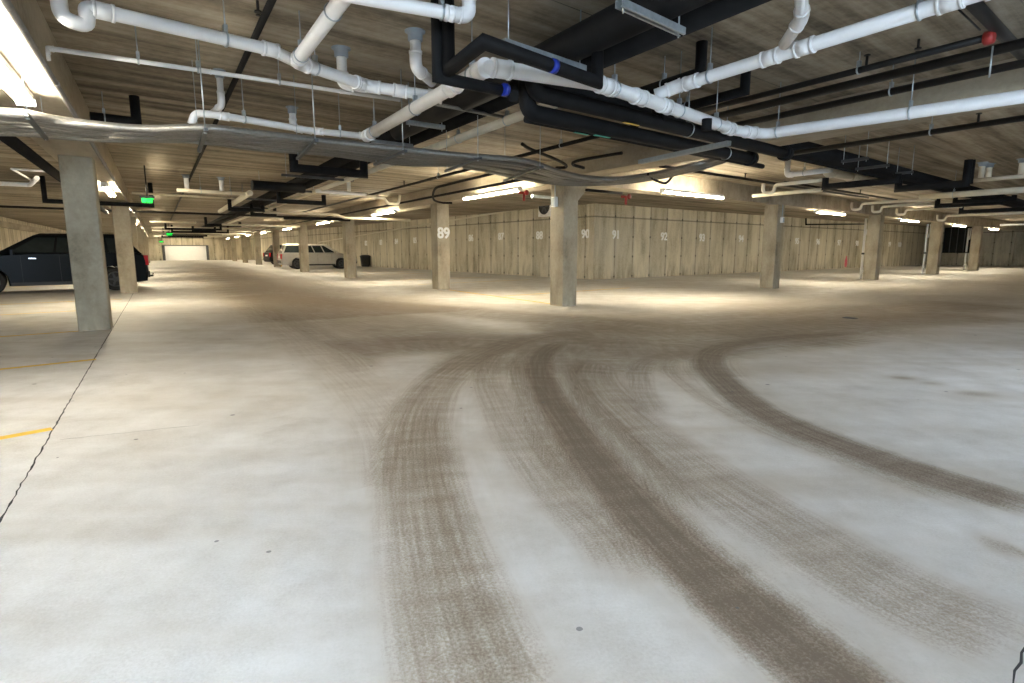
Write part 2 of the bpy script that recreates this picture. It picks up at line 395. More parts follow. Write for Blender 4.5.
# sweeping brownish dust along the drive lane
swv = N(nt, 'ShaderNodeMapping', {'Vector': co, 'Rotation': (0, 0, ROT_A), 'Scale': (.22, 2.4, 1)}).outputs[0]
sw = N(nt, 'ShaderNodeTexNoise', {'Vector': swv, 'Scale': .9, 'Detail': 5.0}).outputs[0]
base = mix(nt, math_(nt, 'MULTIPLY', math_(nt, 'SUBTRACT', sw, .5, True), 1.8, True), base, (.44, .385, .31))
tot = math_(nt, 'ADD', math_(nt, 'MULTIPLY', math_(nt, 'SUBTRACT', strk, .5), .7), math_(nt, 'ADD', math_(nt, 'MULTIPLY', math_(nt, 'SUBTRACT', fine, .5), 1.7), math_(nt, 'MULTIPLY', math_(nt, 'SUBTRACT', trd, .5), .4)))
amp = math_(nt, 'MULTIPLY', tot, math_(nt, 'MULTIPLY', d_, 1.5, True))
fac = math_(nt, 'ADD', math_(nt, 'MULTIPLY', d_, .95), amp, True)
colr = mix(nt, math_(nt, 'MULTIPLY', fac, 1.5, True), base, (.41, .35, .275))
colr = mix(nt, math_(nt, 'MULTIPLY', math_(nt, 'SUBTRACT', fac, .25, True), 1.35, True), colr, (.165, .125, .09))
# scattered small dark chips
vo = N(nt, 'ShaderNodeTexVoronoi', {'Vector': co, 'Scale': 3.2, 'Randomness': 1.0}, feature='F1')
cell = N(nt, 'ShaderNodeSeparateColor', {0: vo.outputs['Color']})
rad = math_(nt, 'MULTIPLY', math_(nt, 'SUBTRACT', cell.outputs[0], .3, True), .10)
wob = math_(nt, 'MULTIPLY', math_(nt, 'SUBTRACT', med, .5), .12)
sp = math_(nt, 'LESS_THAN', math_(nt, 'ADD', vo.outputs['Distance'], wob), rad)
colr = mix(nt, math_(nt, 'MULTIPLY', sp, .75), colr, (.12, .12, .125))
nt.links.new(colr, bs.inputs['Base Color'])
nt.links.new(ramp(nt, fac, [(0, (.55,) * 3), (1, (.85,) * 3)]), bs.inputs['Roughness'])
nt.links.new(N(nt, 'ShaderNodeBump', {'Height': math_(nt, 'ADD', fine, math_(nt, 'MULTIPLY', fac, .4)), 'Strength': .18, 'Distance': .01}).outputs[0], bs.inputs['Normal'])
me.materials.append(m)
# joints and cracks in the floor
def jag(ps, w, amp, step=.06):
    mb = MB(); pts = []
    for i in range(len(ps) - 1):
        n = max(2, int((ps[i + 1] - ps[i]).length / step))
        for k in range(n): pts.append(ps[i].lerp(ps[i + 1], k / n))
    pts.append(ps[-1]); b0 = 0
    for i, p in enumerate(pts):
        d = (pts[min(i + 1, len(pts) - 1)] - pts[max(i - 1, 0)]).normalized(); n = Vector((-d.y, d.x, 0))
        c = p + n * random.uniform(-amp, amp); h = w * random.uniform(.35, 1.0) / 2
        mb.v += [c - n * h + UP * .0025, c + n * h + UP * .0025]
    for i in range(len(pts) - 1): mb.f.append((2 * i, 2 * i + 1, 2 * i + 3, 2 * i + 2))
    return mb
struct('floor_joint', jag([A(-.76, 1.0), A(-.75, 9), A(-.72, 18), A(-.74, 60)], .014, .005), M['crack'])
struct('floor_crack', jag([at(1010, 700, 0), at(1016, 672, 0), at(1040, 600, 0)], .009, .006), M['crack'])
struct('floor_joint', jag([at(60, 440, 0), at(200, 425, 0)], .006, .01), M['crack'])
def stripe(p, q, w):
    mb = MB(); d = (q - p).normalized(); n = Vector((-d.y, d.x, 0)) * w / 2
    k = 24
    for i in range(k + 1):
        c = p.lerp(q, i / k) + UP * .003; j = random.uniform(.93, 1.0)
        mb.v += [c - n * j, c + n * j]
    for i in range(k): mb.f.append((2 * i, 2 * i + 1, 2 * i + 3, 2 * i + 2))
    return mb
for (x, y, dy) in ((52, 429, 0), (96, 359.5, 0)):
    p = at(x, y, 0); d = (at(0, y + (10 if y < 400 else 9.5), 0) - p).normalized()
    struct('floor_marking', stripe(p, p + d * 5.2, .10), M['yellow'])
for s in (11.6, 15.6, 18.6, 24.4, 27.4):
    struct('floor_marking', stripe(A(-.9, s), A(-.9, s) - B_ * 5.4, .10), M['yellow'])
p, q = al(449, 290, 556, 0); struct('floor_marking', stripe(p, q, .10), M['yellow'])
for s in (14.2, 20.7, 24.0, 30, 33):
    struct('floor_marking', stripe(A(8.4, s), A(8.4, s) + B_ * 5.6, .10), M['yellow'])
# ------------------------------------------------------------------ SHELL
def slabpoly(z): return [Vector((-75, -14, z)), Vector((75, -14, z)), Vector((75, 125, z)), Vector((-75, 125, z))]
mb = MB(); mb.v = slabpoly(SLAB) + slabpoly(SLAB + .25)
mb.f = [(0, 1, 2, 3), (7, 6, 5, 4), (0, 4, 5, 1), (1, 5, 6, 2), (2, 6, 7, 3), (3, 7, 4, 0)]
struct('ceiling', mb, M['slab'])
CORN = at(593, 279.7, 0)
WL = -7.9; ENDA = 88.0
def wall(name, p, q, m, t=.3, side=None, h=SLAB):
    d = (q - p).normalized(); n = Vector((d.y, -d.x, 0)) if side is None else side
    mb = MB(); mb.v = [p, q, q + n * t, p + n * t] + [v + UP * h for v in (p, q, q + n * t, p + n * t)]
    mb.f = [(0, 1, 5, 4), (1, 2, 6, 5), (2, 3, 7, 6), (3, 0, 4, 7), (4, 5, 6, 7), (3, 2, 1, 0)]
    return struct(name, mb, M[m])
WA1 = to_x(CORN, A_, 512); farA = CORN + A_ * 70
wa_dir = (at(431, 270.2, 0) - CORN).normalized(); farA = CORN + wa_dir * 70
WAN = Vector((-wa_dir.y, wa_dir.x, 0)); WAN = WAN if WAN.dot(CORN) < 0 else -WAN
wall('wall_back', CORN, farA, 'wall_a', side=-WAN)
ENDB = at(926, 265, 0)
wb_dir = (at(883, 266.6, 0) - CORN).normalized(); WBN = Vector((wb_dir.y, -wb_dir.x, 0)); WBN = WBN if WBN.dot(CORN) < 0 else -WBN
ENDB = to_x(CORN, wb_dir, 927)
wall('wall_side', CORN, ENDB + wb_dir * .3, 'wall_b', side=-WBN)
# end wall of the right-hand lane, with a dark opening
e1 = to_x(ENDB, A_, 940); e2 = to_x(ENDB, A_, 968); e3 = ENDB - A_ * 22
wall('wall_end', ENDB, e1, 'wall_a', side=B_); wall('wall_end', e2, e3, 'wall_a', side=B_)
zb = under(956, 253, (e1 + e2) / 2).z; zt = under(956, 227, (e1 + e2) / 2).z
wall('wall_end', e1, e2, 'wall_a', side=B_, h=zb)
mb = MB(); mb.bar((e1 + UP * (zt + SLAB) / 2) + B_ * .15, (e2 + UP * (zt + SLAB) / 2) + B_ * .15, .3, SLAB - zt); struct('wall_end', mb, M['wall_a'])
mb = MB(); mb.bar(e1 + UP * (zb + zt) / 2 + B_ * .22, e2 + UP * (zb + zt) / 2 + B_ * .22, .06, zt - zb); win = struct('window_1', mb, M['opening'])
mb = MB()
for k in range(5): mb.bar(e1.lerp(e2, (k + .0) / 4) + UP * zb + B_ * .17, e1.lerp(e2, k / 4) + UP * zt + B_ * .17, .05, .05, up=B_)
f_ = mb.build('window_frame', 'darksteel', win, smooth=False)
wall('wall_pier', to_x(ENDB, A_, 1000), to_x(ENDB, A_, 1012), 'wall_a', t=.35, side=-B_)
# left wall, far end wall with the white garage door, right and rear walls
wall('wall_left', A(WL, -4), A(WL, ENDA), 'wall_a', side=-AN)
for zz, hh in ((SLAB - .5, .14),): struct('trim_1', MB().bar(A(WL + .18, 2, zz), A(WL + .18, ENDA, zz), .36, .34), M['beam'])
DC = at(186, 260.3, 0)
def DX(x): return to_x(DC, B_, x)
dl, dr = DX(164.5), DX(208.3); zdoor = under(186, 245.2, DC).z
wall('wall_far', DC - B_ * 30, dl, 'wall_b', side=A_); wall('wall_far', dr, DC + B_ * 26, 'wall_b', side=A_)
mb = MB(); mb.bar(dl + UP * (zdoor + SLAB) / 2 + A_ * .15, dr + UP * (zdoor + SLAB) / 2 + A_ * .15, .3, SLAB - zdoor); struct('wall_far', mb, M['wall_b'])
mb = MB(); mb.bar(dl + UP * zdoor / 2 + A_ * .1, dr + UP * zdoor / 2 + A_ * .1, .08, zdoor)
for k in range(1, 4): mb.bar(dl + UP * zdoor * k / 4 + A_ * .06, dr + UP * zdoor * k / 4 + A_ * .06, .01, .03)
door = struct('door_1', mb, M['door'])
mb = MB(); mb.bar(dl, dl + UP * zdoor, .16, .3); mb.bar(dr, dr + UP * zdoor, .16, .3); mb.bar(dl + UP * (zdoor - .03), dr + UP * (zdoor - .03), .16, .1)
mb.build('door_frame', 'darksteel', door, smooth=False)
wall('wall_right', Vector((15, -14, 0)), Vector((15, -14, 0)) + B_ * 80, 'wall_b', side=BN)
# ------------------------------------------------------------------ BEAMS
def beam(name, p, q, w, z=SOFF, m='beam'):
    mb = MB(); mb.bar(Vector((p.x, p.y, (z + SLAB) / 2)), Vector((q.x, q.y, (z + SLAB) / 2)), w, SLAB - z - .004)
    return struct(name, mb, M[m])
LLAT = -.98
cpx = [('C', 564, 306.5), ('c89', 441, 289.5), ('r1', 350, 278), ('r2', 304, 271.5), ('r3', 277, 267), ('r4', 257, 264.5)]
bpx = [(770, 288.5), (871, 280), (932, 274.3), (973, 270.5)]
def rowc(x, y): return at(x, y, 0)
CC = rowc(562.6, 306.5) + A_ * .22 + B_ * .20
beam('beam_left', A(LLAT, -10), A(LLAT, ENDA), .62, 2.75)
beam('beam_centre', CC - A_ * 24 , CC - A_ * .3, .58, 2.9)
beam('beam_lane', CC - A_ * .3, A(8.05, ENDA), .58, SOFF)
bb0 = CC; bb1 = rowc(973, 270.5) + A_ * .22 + B_ * .2
bdir = (bb1 - bb0).normalized()
beam('beam_side', bb0 + bdir * .25, bb1 + bdir * 26, .58, SOFF)
# ------------------------------------------------------------------ COLUMNS
def column(p, label, top=SOFF, hx=.235, hy=.26, haunch=False, group='concrete columns'):
    mb = MB(); mb.box(Vector((p.x, p.y, top / 2)), B_, A_, UP, hx, hy, top / 2, .018)
    if haunch:
        mb.prism([(hx - .01, top), (hx + .28, top), (hx + .28, top - .22), (hx - .01, top - .48)], B_, UP, Vector((p.x, p.y, 0)), A_, -hy + .01, hy - .01)
    o = mb.build('concrete_column', 'column', smooth=False, origin=Vector((p.x, p.y, 0)))
    tag(o, label, 'column', group); o['kind'] = 'thing'
    return o
def colat(x, y): return at(x, y, 0) + A_ * .25 + B_ * .225
column(CC, 'bare concrete corner column with haunch and small box, beside the wall heater', 2.9, haunch=True)
column(colat(438.6, 289.6), 'concrete column painted with white number 89')
column(colat(347.6, 278), 'concrete column hiding the front of the silver wagon')
column(colat(302, 272), 'concrete column in front of the middle of the silver wagon')
column(colat(275, 267.2), 'concrete column at the tail of the silver wagon')
column(colat(257, 264.7), 'concrete column left of the parked black car')
last = colat(257, 264.7)
for i, l in enumerate(('first concrete column beyond the black car, counted toward the white door', 'second concrete column beyond the black car, toward the white door', 'third concrete column beyond the black car, nearest the white door')):
    p = last + A_ * 9.6 * (i + 1); column(p, l)
column(colat(772.5, 288.6), 'concrete column right of the wall heater corner, with grey box on its side')
column(colat(874.5, 280), 'concrete column with white drain pipe and pink wall marks behind it')
column(colat(936, 274.4), 'concrete column left of the dark wall opening')
column(colat(976.5, 270.6), 'concrete column right of the dark wall opening')
pl1 = at(95, 330.5, 0) + A_ * .25
column(pl1, 'large tan concrete column in front of the dark suv, nearest the floor joint', 2.75, .22, .24)
pl2 = at(129, 293, 0) + A_ * .25
column(pl2, 'second concrete column of the left row, at the suv tail', 2.75, .22, .24)
for i, l in enumerate(('third column of the left row, just behind the suv tail', 'fourth column of the left row, counted from the front', 'fifth column of the left row, counted from the front', 'sixth column of the left row, counted from the front', 'last column of the left row, nearest the white garage door')):
    p = A(LLAT + .08, 21.45 + 9.6 * (i + 1)); column(p, l, 2.75, .22, .24)
# ------------------------------------------------------------------ PAINTED NUMBERS
def text_mesh(name, s, origin, right, up, h, m, depth=.004, bold=.0, label=None, parent=None, heavy=0.0):
    cu = bpy.data.curves.new('tmp', 'FONT'); cu.body = s; cu.align_x = 'CENTER'; cu.align_y = 'CENTER'; cu.size = h / .70; cu.extrude = depth / 2; cu.offset = bold
    to = bpy.data.objects.new('tmp', cu); C.objects.link(to); bpy.context.view_layer.update()
    me_ = bpy.data.meshes.new_from_object(to.evaluated_get(bpy.context.evaluated_depsgraph_get()))
    bpy.data.objects.remove(to); bpy.data.curves.remove(cu)
    if heavy:
        bm_ = bmesh.new()
        for k in (-1, 0, 1):
            for q in (-1, 1):
                c_ = me_.copy(); c_.transform(Matrix.Translation((k * heavy, q * heavy * .6, .0006 * (k * 2 + q)))); bm_.from_mesh(c_); bpy.data.meshes.remove(c_)
        bm_.to_mesh(me_); bm_.free()
    me_.name = name; me_.materials.clear(); me_.materials.append(M[m]); n = right.cross(up)
    mtx = Matrix((right, up, n)).transposed().to_4x4()
    off = Vector(parent['_o']) if parent is not None else Vector((0, 0, 0))
    if parent is not None: mtx.translation = origin - off; me_.transform(mtx)
    else: me_.transform(mtx)
    o = bpy.data.objects.new(name, me_); C.objects.link(o)
    if parent is not None: o.parent = parent
    else: o.location = origin
    return o
def face_right(n):  # right vector for someone looking at a wall with normal n
    return UP.cross(n).normalized()
NUMG = 'white bay numbers painted on the concrete'
def wallnum(s, x, y, wall_n, p0, h=.30):
    P = on_plane(x, y, p0, wall_n) + wall_n * .006
    o = text_mesh('painted_number', s, P, face_right(wall_n), UP, h, 'whitepaint', .006, .006, heavy=.016)
    tag(o, f'white number {s} painted on the concrete wall', 'number', NUMG)
for s, x, y in (('81', 352, 243.6), ('82', 366, 243.4), ('83', 381, 242.6), ('84', 396.5, 241.6), ('85', 415, 240.6), ('86', 471, 238.3), ('87', 501, 236.7), ('88', 539.5, 235.7), ('90', 585.5, 234.2)):
    wallnum(s, x, y, WAN, CORN, .36)
for s, x, y in (('91', 616, 235), ('92', 664, 236.8), ('93', 702, 238), ('94', 741, 239), ('95', 797, 241.3), ('96', 818, 242), ('97', 839, 243), ('98', 857, 243.6), ('99', 889.5, 244.4), ('100', 899.5, 244.8)):
    wallnum(s, x, y, WBN, CORN, .36)
p89 = colat(438.6, 289.6); nf = BN.copy()
P = on_plane(443.6, 233.5, p89 - A_ * .26, nf); P = P + nf * .005
o = text_mesh('painted_number', '89', P, face_right(nf), UP, .34, 'whitepaint', .006, .006, heavy=.010); tag(o, 'large white number 89 painted on a column', 'number', NUMG)
# ------------------------------------------------------------------ STRIP LIGHTS
def fixture(c, d, L, label, group, m='tube', z=2.72):
    o = thing('strip_light', label, 'light', Vector((c.x, c.y, z)), group); d = d.normalized(); s = d.cross(UP)
    cc_ = Vector((c.x, c.y, z))
    mb = MB(); mb.box(cc_ + UP * .045, d, s, UP, L / 2, .06, .028)
    mb.build('housing', 'whitemetal', o, smooth=False)
    for k in (-1, 1):
        MB().tube([cc_ + s * .045 * k - d * (L / 2 - .03) - UP * .012, cc_ + s * .045 * k + d * (L / 2 - .03) - UP * .012], .0165, 10).build('lamp_tube', m, o)
        MB().box(cc_ + d * k * (L / 2 - .012), d, s, UP, .016, .072, .034).build('end_cap', 'whitemetal', o, smooth=False)
    return o
GA = 'strip lights along the left beam'; GB = 'strip lights along the lane beam'; GC = 'strip lights along the side beam'
lab = ['bright strip light nearest the camera on the left beam', 'strip light between the first two left columns', 'third strip light of the left beam', 'fourth strip light of the left beam', 'fifth strip light of the left beam', 'sixth strip light of the left beam', 'seventh strip light of the left beam', 'last strip light of the left beam, nearest the white door']
for i, s in enumerate((5.9, 16.7, 26.0, 35.6, 45.2, 54.8, 64.4, 74)):
    fixture(A(-.93 if i == 0 else -.85, s), A_, 2.6, lab[i], GA, 'tubenear' if i == 0 else 'tube', 2.66)
for s, l in ((1.0, 'added unseen strip light on the left beam just behind the camera'), (-4.2, 'added unseen strip light on the left beam behind the camera'), (-8.6, 'farthest added unseen light on the left beam behind the camera')): fixture(A(-.93, s), A_, 2.6, l, GA, 'tubefill', 2.66)  # unseen cool lamps added to lighten the near floor like daylight
def fix_px(x0, y0, x1, d, label, g, z=2.72, m='tube'):
    p = at(x0, y0, z); q = to_x(p, d, x1); fixture((p + q) / 2, q - p, (q - p).length, label, g, m, z)
fix_px(465, 198.8, 520, A_, 'long strip light between the heater column and column 89', GB)
for s, l in ((22.4, 'strip light just left of column 89'), (32.1, 'strip light over the roof of the silver wagon'), (42.2, 'strip light above the tail of the silver wagon'), (52.5, 'strip light above the black car'), (61.8, 'strip light left of the black car'), (71.4, 'strip light second left of the black car'), (80.6, 'strip light right of the white garage door')):
    fixture(A(7.72, s), A_, 2.6, l, GB)
fixture(A(3.2, ENDA - 6), B_, 2.6, 'added strip light that brightens the white garage door', GB, 'tube', 2.9)  # lamp added so that the far door comes out brighter
fix_px(662, 191.5, 722, bdir, 'long strip light over wall numbers 92 and 93', GC)
bc_ = [colat(772.5, 288.6), colat(874.5, 280), colat(936, 274.4), colat(976.5, 270.6)]; bc_.append(bc_[3] * 2 - bc_[2])
for i, l in enumerate(('strip light over wall numbers 96 and 97', 'strip light left of the dark wall opening', 'strip light over the dark wall opening', 'strip light right of the dark wall opening')):
    c = (bc_[i] + bc_[i + 1]) / 2 - AN * .12
    fixture(c, bdir, 2.6, l, GC, 'tube', 2.70)
# unseen cool lamps added to brighten the near and right-hand floor
for lat, s in ((7.9, .3), (7.9, -4.5), (7.9, -9.0)): fixture(A(lat, s), A_, 2.6, 'added unseen strip light on the centre beam behind the camera', GB, 'tubefill', 2.8)
# ------------------------------------------------------------------ WHITE DRAINS NEAR THE CAMERA
def V(x, y, z): return at(x, y, z)
def riser(P): return Vector((P.x, P.y, SLAB))
DR = 'white drain pipes under the slab'
# pipe with the P-trap at the top left
z = 2.98
h0 = V(97, 10, z); h1 = V(272, 50, z); h2 = V(296, 62, z - .02)
dd = (h0 - h1).normalized()
t3 = to_x(h0, B_, 86); t2 = under(85, 26, t3); t1h = to_x(h0, B_, 59); t1 = Vector((t1h.x, t1h.y, t2.z + .02)); t0 = Vector((t1.x, t1.y, SLAB))
run('drain_pipe', 'white drain pipe with a big U trap at its end, nearest the left beam', 'pipe', [t0, t1, t2, t3, h0, h1, h2], .05, 'pvc', DR, bend=.11, coup=[(4, .03), (4, .99)], hang=[(4, .7)], collar=0)
# pipe coming from above the frame along the lane and turning right
a0, a1 = at(291, 66, 2.95), None
pa = al(296, 62, 340, 2.95)[0]; a_up = pa - A_ * 3.2
b_end = to_x(pa, B_, 368); e0 = V(367, 86, 2.93); e1_ = V(440, 97, 2.86)
run('drain_pipe', 'white drain pipe coming from above and elbowing right into the cream main', 'pipe', [a_up, pa, e0, e1_], .055, 'pvc', DR, bend=.10, elbows=True, coup=[(1, .9), (2, .45), (2, .93)], hang=[(0, .6), (0, .93), (1, .25)])
def stub(x, y, y2, tx, ty, zc, label, r=.05, name='drain_pipe'):
    """a short pipe out of the slab that bends into another pipe"""
    p = V(x, y, SLAB); lo = under(x, y2, p); tgt = V(tx, ty, lo.z - .02)
    return run(name, label, 'pipe', [p, lo, tgt], r, 'pvc', DR, bend=.11, elbows=True, collar=0)
stub(341, 48, 84, 366, 88, 0, 'short white pipe from the slab, joining the elbowing drain pipe')
stub(415, 31, 68, 432, 82, 0, 'short white pipe from the slab, left of the two black risers')
stub(292, 107, 128, 312, 131.5, 0, 'short white pipe from the slab, above the cable bundle', r=.045)
stub(219, 70, 105, 211, 114, 0, 'short white pipe from the slab, right above the small bent pipe', r=.035)
# thin drain along the cable bundle
z = 2.8
run('drain_pipe', 'thin white drain pipe with a bent end just above the cable bundle', 'pipe', [V(191, 124, z - .12), V(195, 113, z), V(212, 114.5, z), V(236, 118, z), V(310, 130.5, z), V(369, 136.5, z - .02)], .04, 'pvc', DR, bend=.06, coup=[(2, .5), (4, .15), (4, .9)], hang=[(3, .1), (4, .5)])
# very thin pipe crossing left to right
z = 3.0
run('conduit_pipe', 'very thin white pipe crossing under the slab, elbowed down at the left beam', 'pipe', [V(48, 60, z - .10), V(46.5, 48, z), V(205, 71, z), V(345, 92, z), V(400, 100, z)], .021, 'pvc', None, bend=.04, elbows=True, hang=[(1, .55), (2, .5), (1, .95)])
# the cream main along the lane that turns across and back
z = 2.72
m0 = V(367, 136, z); m1 = to_x(m0, A_ * -1, 484); m2 = bl(484, 68, 500, z)
m1 = V(487, 67, z); m3 = V(735, 130.5, z); m4 = V(1060, 91, z)
run('drain_main', 'thick white main drain running down the lane, across under the black pipes and away right', 'pipe', [m0, m1, V(596, 83, z), V(662, 105, z), m3, V(765, 134, z), V(765, 134, z) + (V(1040, 94, z) - V(765, 134, z)) * 2.0], .062, 'pvc', DR, bend=.13, coup=[(0, .02), (0, .80), (0, .97), (1, .12), (2, .12), (2, .62), (3, .03), (3, .9), (4, .5)], hang=[(0, .1), (0, .52), (0, .92), (2, .05), (2, .25), (3, .2), (3, .7), (5, .03), (5, .3), (5, .7)], seg=18)
z = 2.86
r0 = V(655, 95, z - .06); r1 = V(676, 87, z); r2 = V(965, -3, z + .1)
run('drain_pipe', 'thick white drain pipe slanting up to the top right corner', 'pipe', [r0, r1, r2 + (r2 - r1) * .9], .055, 'pvc', DR, bend=.08, coup=[(0, .9), (1, .04), (1, .218), (1, .284), (1, .508), (1, .569)], hang=[(1, .085), (1, .466)], seg=18)
z = 2.93
run('drain_pipe', 'short white branch pipe dropping into the slanting drain', 'pipe', [V(801, -12, z + .12), V(802, 18, z + .05), V(784, 45, z - .03)], .045, 'pvc', DR, bend=.08, elbows=True)
z = 2.92
s0 = V(400, 4.5, z); s1 = V(469, 17, z)
run('drain_pipe', 'white drain pipe at the top edge, in front of the two black risers', 'pipe', [s0 + (s0 - s1) * 2.4, s1, Vector((s1.x, s1.y, SLAB))], .044, 'pvc', DR, bend=.10, elbows=True, coup=[(0, .93)], hang=[(0, .88)])
p, q = al(525, 114, 425, 2.86); q = q + A_ * 30
run('drain_pipe', 'long cream pipe running down the lane beneath the black bundle', 'pipe', [p - A_ * .6, q], .055, 'cream', DR, hang=[(0, .03), (0, .07), (0, .12)])
# ------------------------------------------------------------------ BLACK INSULATED PIPES
IN = 'black insulated pipes under the slab'
def black(label, pts, r=.06, **k):
    k.setdefault('bend', None)
    return run('insulated_pipe', label, 'pipe', pts, r, 'insul', IN, **k)
z = 3.02
for x, y, L, l, r in ((640, 12, 45, 'big black duct pipe overhead, upper of the pair at the top', .135), (640, 37, 45, 'big black duct pipe overhead, lower of the pair at the top', .12)):
    p = at(x, y, z); black(l, [p - A_ * 4, p + A_ * (5 if r > .13 else 70)], r, seg=22)
p = at(640, 25, 3.0) + A_ * 2.2 - BN * 0
pd = at(470, 97, 3.02); black('black insulated pipe beside the thick cream main, running far down the lane', [pd - A_ * 1.2, pd + A_ * 68], .10)
# risers
K1 = V(436, -26, SLAB); k1b = under(436, 77, K1)
o = black('black riser left of the pair, turning right with a blue tag', [K1, k1b, V(508, 92, k1b.z)], .045)
MB().tube([V(504, 89.5, k1b.z) - B_ * .01, V(504, 89.5, k1b.z) + B_ * .03], .05, 14).build('valve_tag', 'blue', o)
K2 = V(447, -26, SLAB); k2b = under(449, 70, K2); k3 = V(484, 42, k2b.z + .04); k4 = V(597, 82, k2b.z + .03)
o = black('black riser right of the pair, zigzagging over to the big ducts with a blue tag', [K2, k2b, k3, k4, under(597, 45, k4)], .05)
bt = V(553, 66, k2b.z + .03); MB().tube([bt - B_ * .02, bt + B_ * .025], .053, 14).build('valve_tag', 'blue', o)
# bundle across
z = 2.58
u0 = V(533, 92, z + .07); u1 = V(783, 153, z + .07)
o = black('black insulated pipe across the lane, upper of the sagging bundle', [u0 + UP * .3, u0, u1], .074, bend=.12, seg=18, hang=[(1, .5)])
for k, mm in ((.28, 'yellowtape'),):
    c = u0.lerp(u1, k); d = (u1 - u0).normalized(); MB().bar(c - d * .12 - UP * .086 - A_ * .02, c + d * .12 - UP * .086 - A_ * .02, .03, .006).build('tape_label', mm, o, smooth=False)
MB().tube([u1, u1 + (u1 - u0).normalized() * .12], .10, 18).build('coupling', 'insul', o)
tb = u0.lerp(u1, .38); MB().tube([tb, tb + UP * .22], .075, 16).build('branch', 'insul', o)
w0 = V(527, 112, z - .06); w1 = V(748, 158, z - .02)
o = black('black insulated pipe across the lane, lower of the sagging bundle', [w0 + UP * .28, w0, w1], .076, bend=.12, seg=18, hang=[(1, .85)])
c = w0.lerp(w1, .25); d = (w1 - w0).normalized(); MB().bar(c - d * .12 - UP * .087, c + d * .12 - UP * .087, .03, .006).build('tape_label', 'greentape', o, smooth=False)
MB().tube([w1, w1 + d * .12], .10, 18).build('coupling', 'insul', o)
x0 = V(526, 119, z - .1); x1 = V(770, 168, z - .06)
o = black('thin black pipe along the underside of the sagging bundle', [x0, x0 + (x1 - x0) * .95], .035)
c = x0.lerp(x1, .15); MB().bar(c - d * .1 - UP * .036, c + d * .1 - UP * .036, .025, .006).build('tape_label', 'greentape', o, smooth=False)
y0 = V(560, 88, z + .3); black('black insulated pipe above the sagging bundle, under the main drain', [y0, to_x(y0, B_, 700)], .06)
p = at(470, 66, 2.6)
black('short black stub hanging left of the sagging bundle', [V(513, 80, z + .25), V(513, 96, z)], .05)
# ducts of the right lane
for i, (x, y, zz, r, l) in enumerate(((800, 146, 2.98, .10, 'black duct pipe running down the right lane, nearest of three'), (815, 154, 2.93, .10, 'black duct pipe running down the right lane, middle of three'), (800, 157, 2.86, .07, 'black duct pipe running down the right lane, lowest of three'))):
    p = at(x, y, zz); black(l, [p + B_ * ((CC.dot(AN) + .36 - p.dot(AN)) / B_.dot(AN)), p + B_ * 42], r)
# branches with risers at the right
K3 = V(702, 42, SLAB); k3b = under(701, 73, K3); black('black riser with a long branch, behind the slanting white drain', [K3, k3b, to_x(k3b, A_, 632)], .055, hang=[(1, .5)])
K4 = V(746, 70, SLAB); k4b = under(744, 91, K4); black('black riser with a branch, right of the slanting white drain', [K4, k4b, to_x(k4b, A_, 655)], .055, hang=[(1, .6)])
black('short black pipe hanging under the main drain', [V(707, 119, 2.6), under(707, 131, V(707, 119, 2.6))], .05)
# ------------------------------------------------------------------ SPRINKLER PIPES
SP = 'black sprinkler pipes'
def sprink(label, pts, r=.028, heads=(), hang=(), **k):
    o = run('sprinkler_pipe', label, 'pipe', pts, r, 'steelpipe', SP, hang=hang, **k)
    for (i, t) in heads:
        p = Vector(pts[i]).lerp(Vector(pts[i + 1]), t)
        MB().tube([p, p + UP * .12], .013, 8).tube([p + UP * .12, p + UP * .13], .03, 10).build('sprinkler_head', 'steelpipe', o)
    return o
p, q = al(985, 38, 668, 3.12); o = sprink('upper black sprinkler pipe at the top right, with a red valve', [p - A_ * .05, q], .032, heads=[(0, .28)], hang=[(0, .3)])
v = at(988, 38, 3.12); MB().lathe(v - A_ * .05, A_, [(0, .03), (.01, .055), (.07, .06), (.09, .03)], 16).build('valve', 'red', o)
rp = at(993, 46, 3.0); MB().tube([rp, rp - UP * .25], .007, 6).build('hanger_rod', 'galv', o)
p, q = al(1012, 46, 712, 3.05); sprink('middle black sprinkler pipe at the top right', [p - A_ * 3.5, q], .045)
tg = at(775.5, 106, 3.05); MB().bar(tg - A_ * .10 - AN * .047, tg + A_ * .10 - AN * .047, .006, .035).build('paper_tag', 'whitepaint', bpy.data.objects[[o.name for o in bpy.data.objects if o.get('label') == 'middle black sprinkler pipe at the top right'][0]], smooth=False)
p, q = al(1024, 63, 736, 3.0); sprink('lower black sprinkler pipe at the top right', [p - A_ * 3.5, q], .038, hang=[(0, .3), (0, .7)])
p = at(970, 0, 3.2); sprink('thick dark pipe crossing the top right corner', [p - B_ * 2, to_x(p, B_, 1024) + B_ * 1.2], .05)
p = at(953, 4, 3.28); run('cable_conduit', 'thin dark cable on the slab at the top right', 'cable', [p, to_x(p, B_, 980)], .008, 'steelpipe')
p, q = al(1024, 118, 787, 2.72); sprink('black sprinkler pipe below the white main at the right edge', [p - A_ * 4.0, q], .034, heads=[(0, .65)], hang=[(0, .72)])
p, q = al(590, 138, 300, 2.95); sprink('long thin black sprinkler pipe crossing above the cable bundle', [p - A_ * 1, q], .03, heads=[(0, .2), (0, .4)], hang=[(0, .08), (0, .3)])
p, q = al(535, 177, 440, 2.76); sprink('black sprinkler pipe along the lane beam, over the long strip light', [p, q + A_ * 40], .03, heads=[(0, .02)])
p, q = bl(785, 182, 897, 3.0); sprink('thin black sprinkler pipe crossing above the trap pipes at right', [p, q], .028, heads=[(0, .3), (0, .6)])
p, q = bl(0, 206.5, 350, 2.69); sprink('long black sprinkler pipe crossing the lane behind the exit sign', [p - B_ * 2, q], .04)
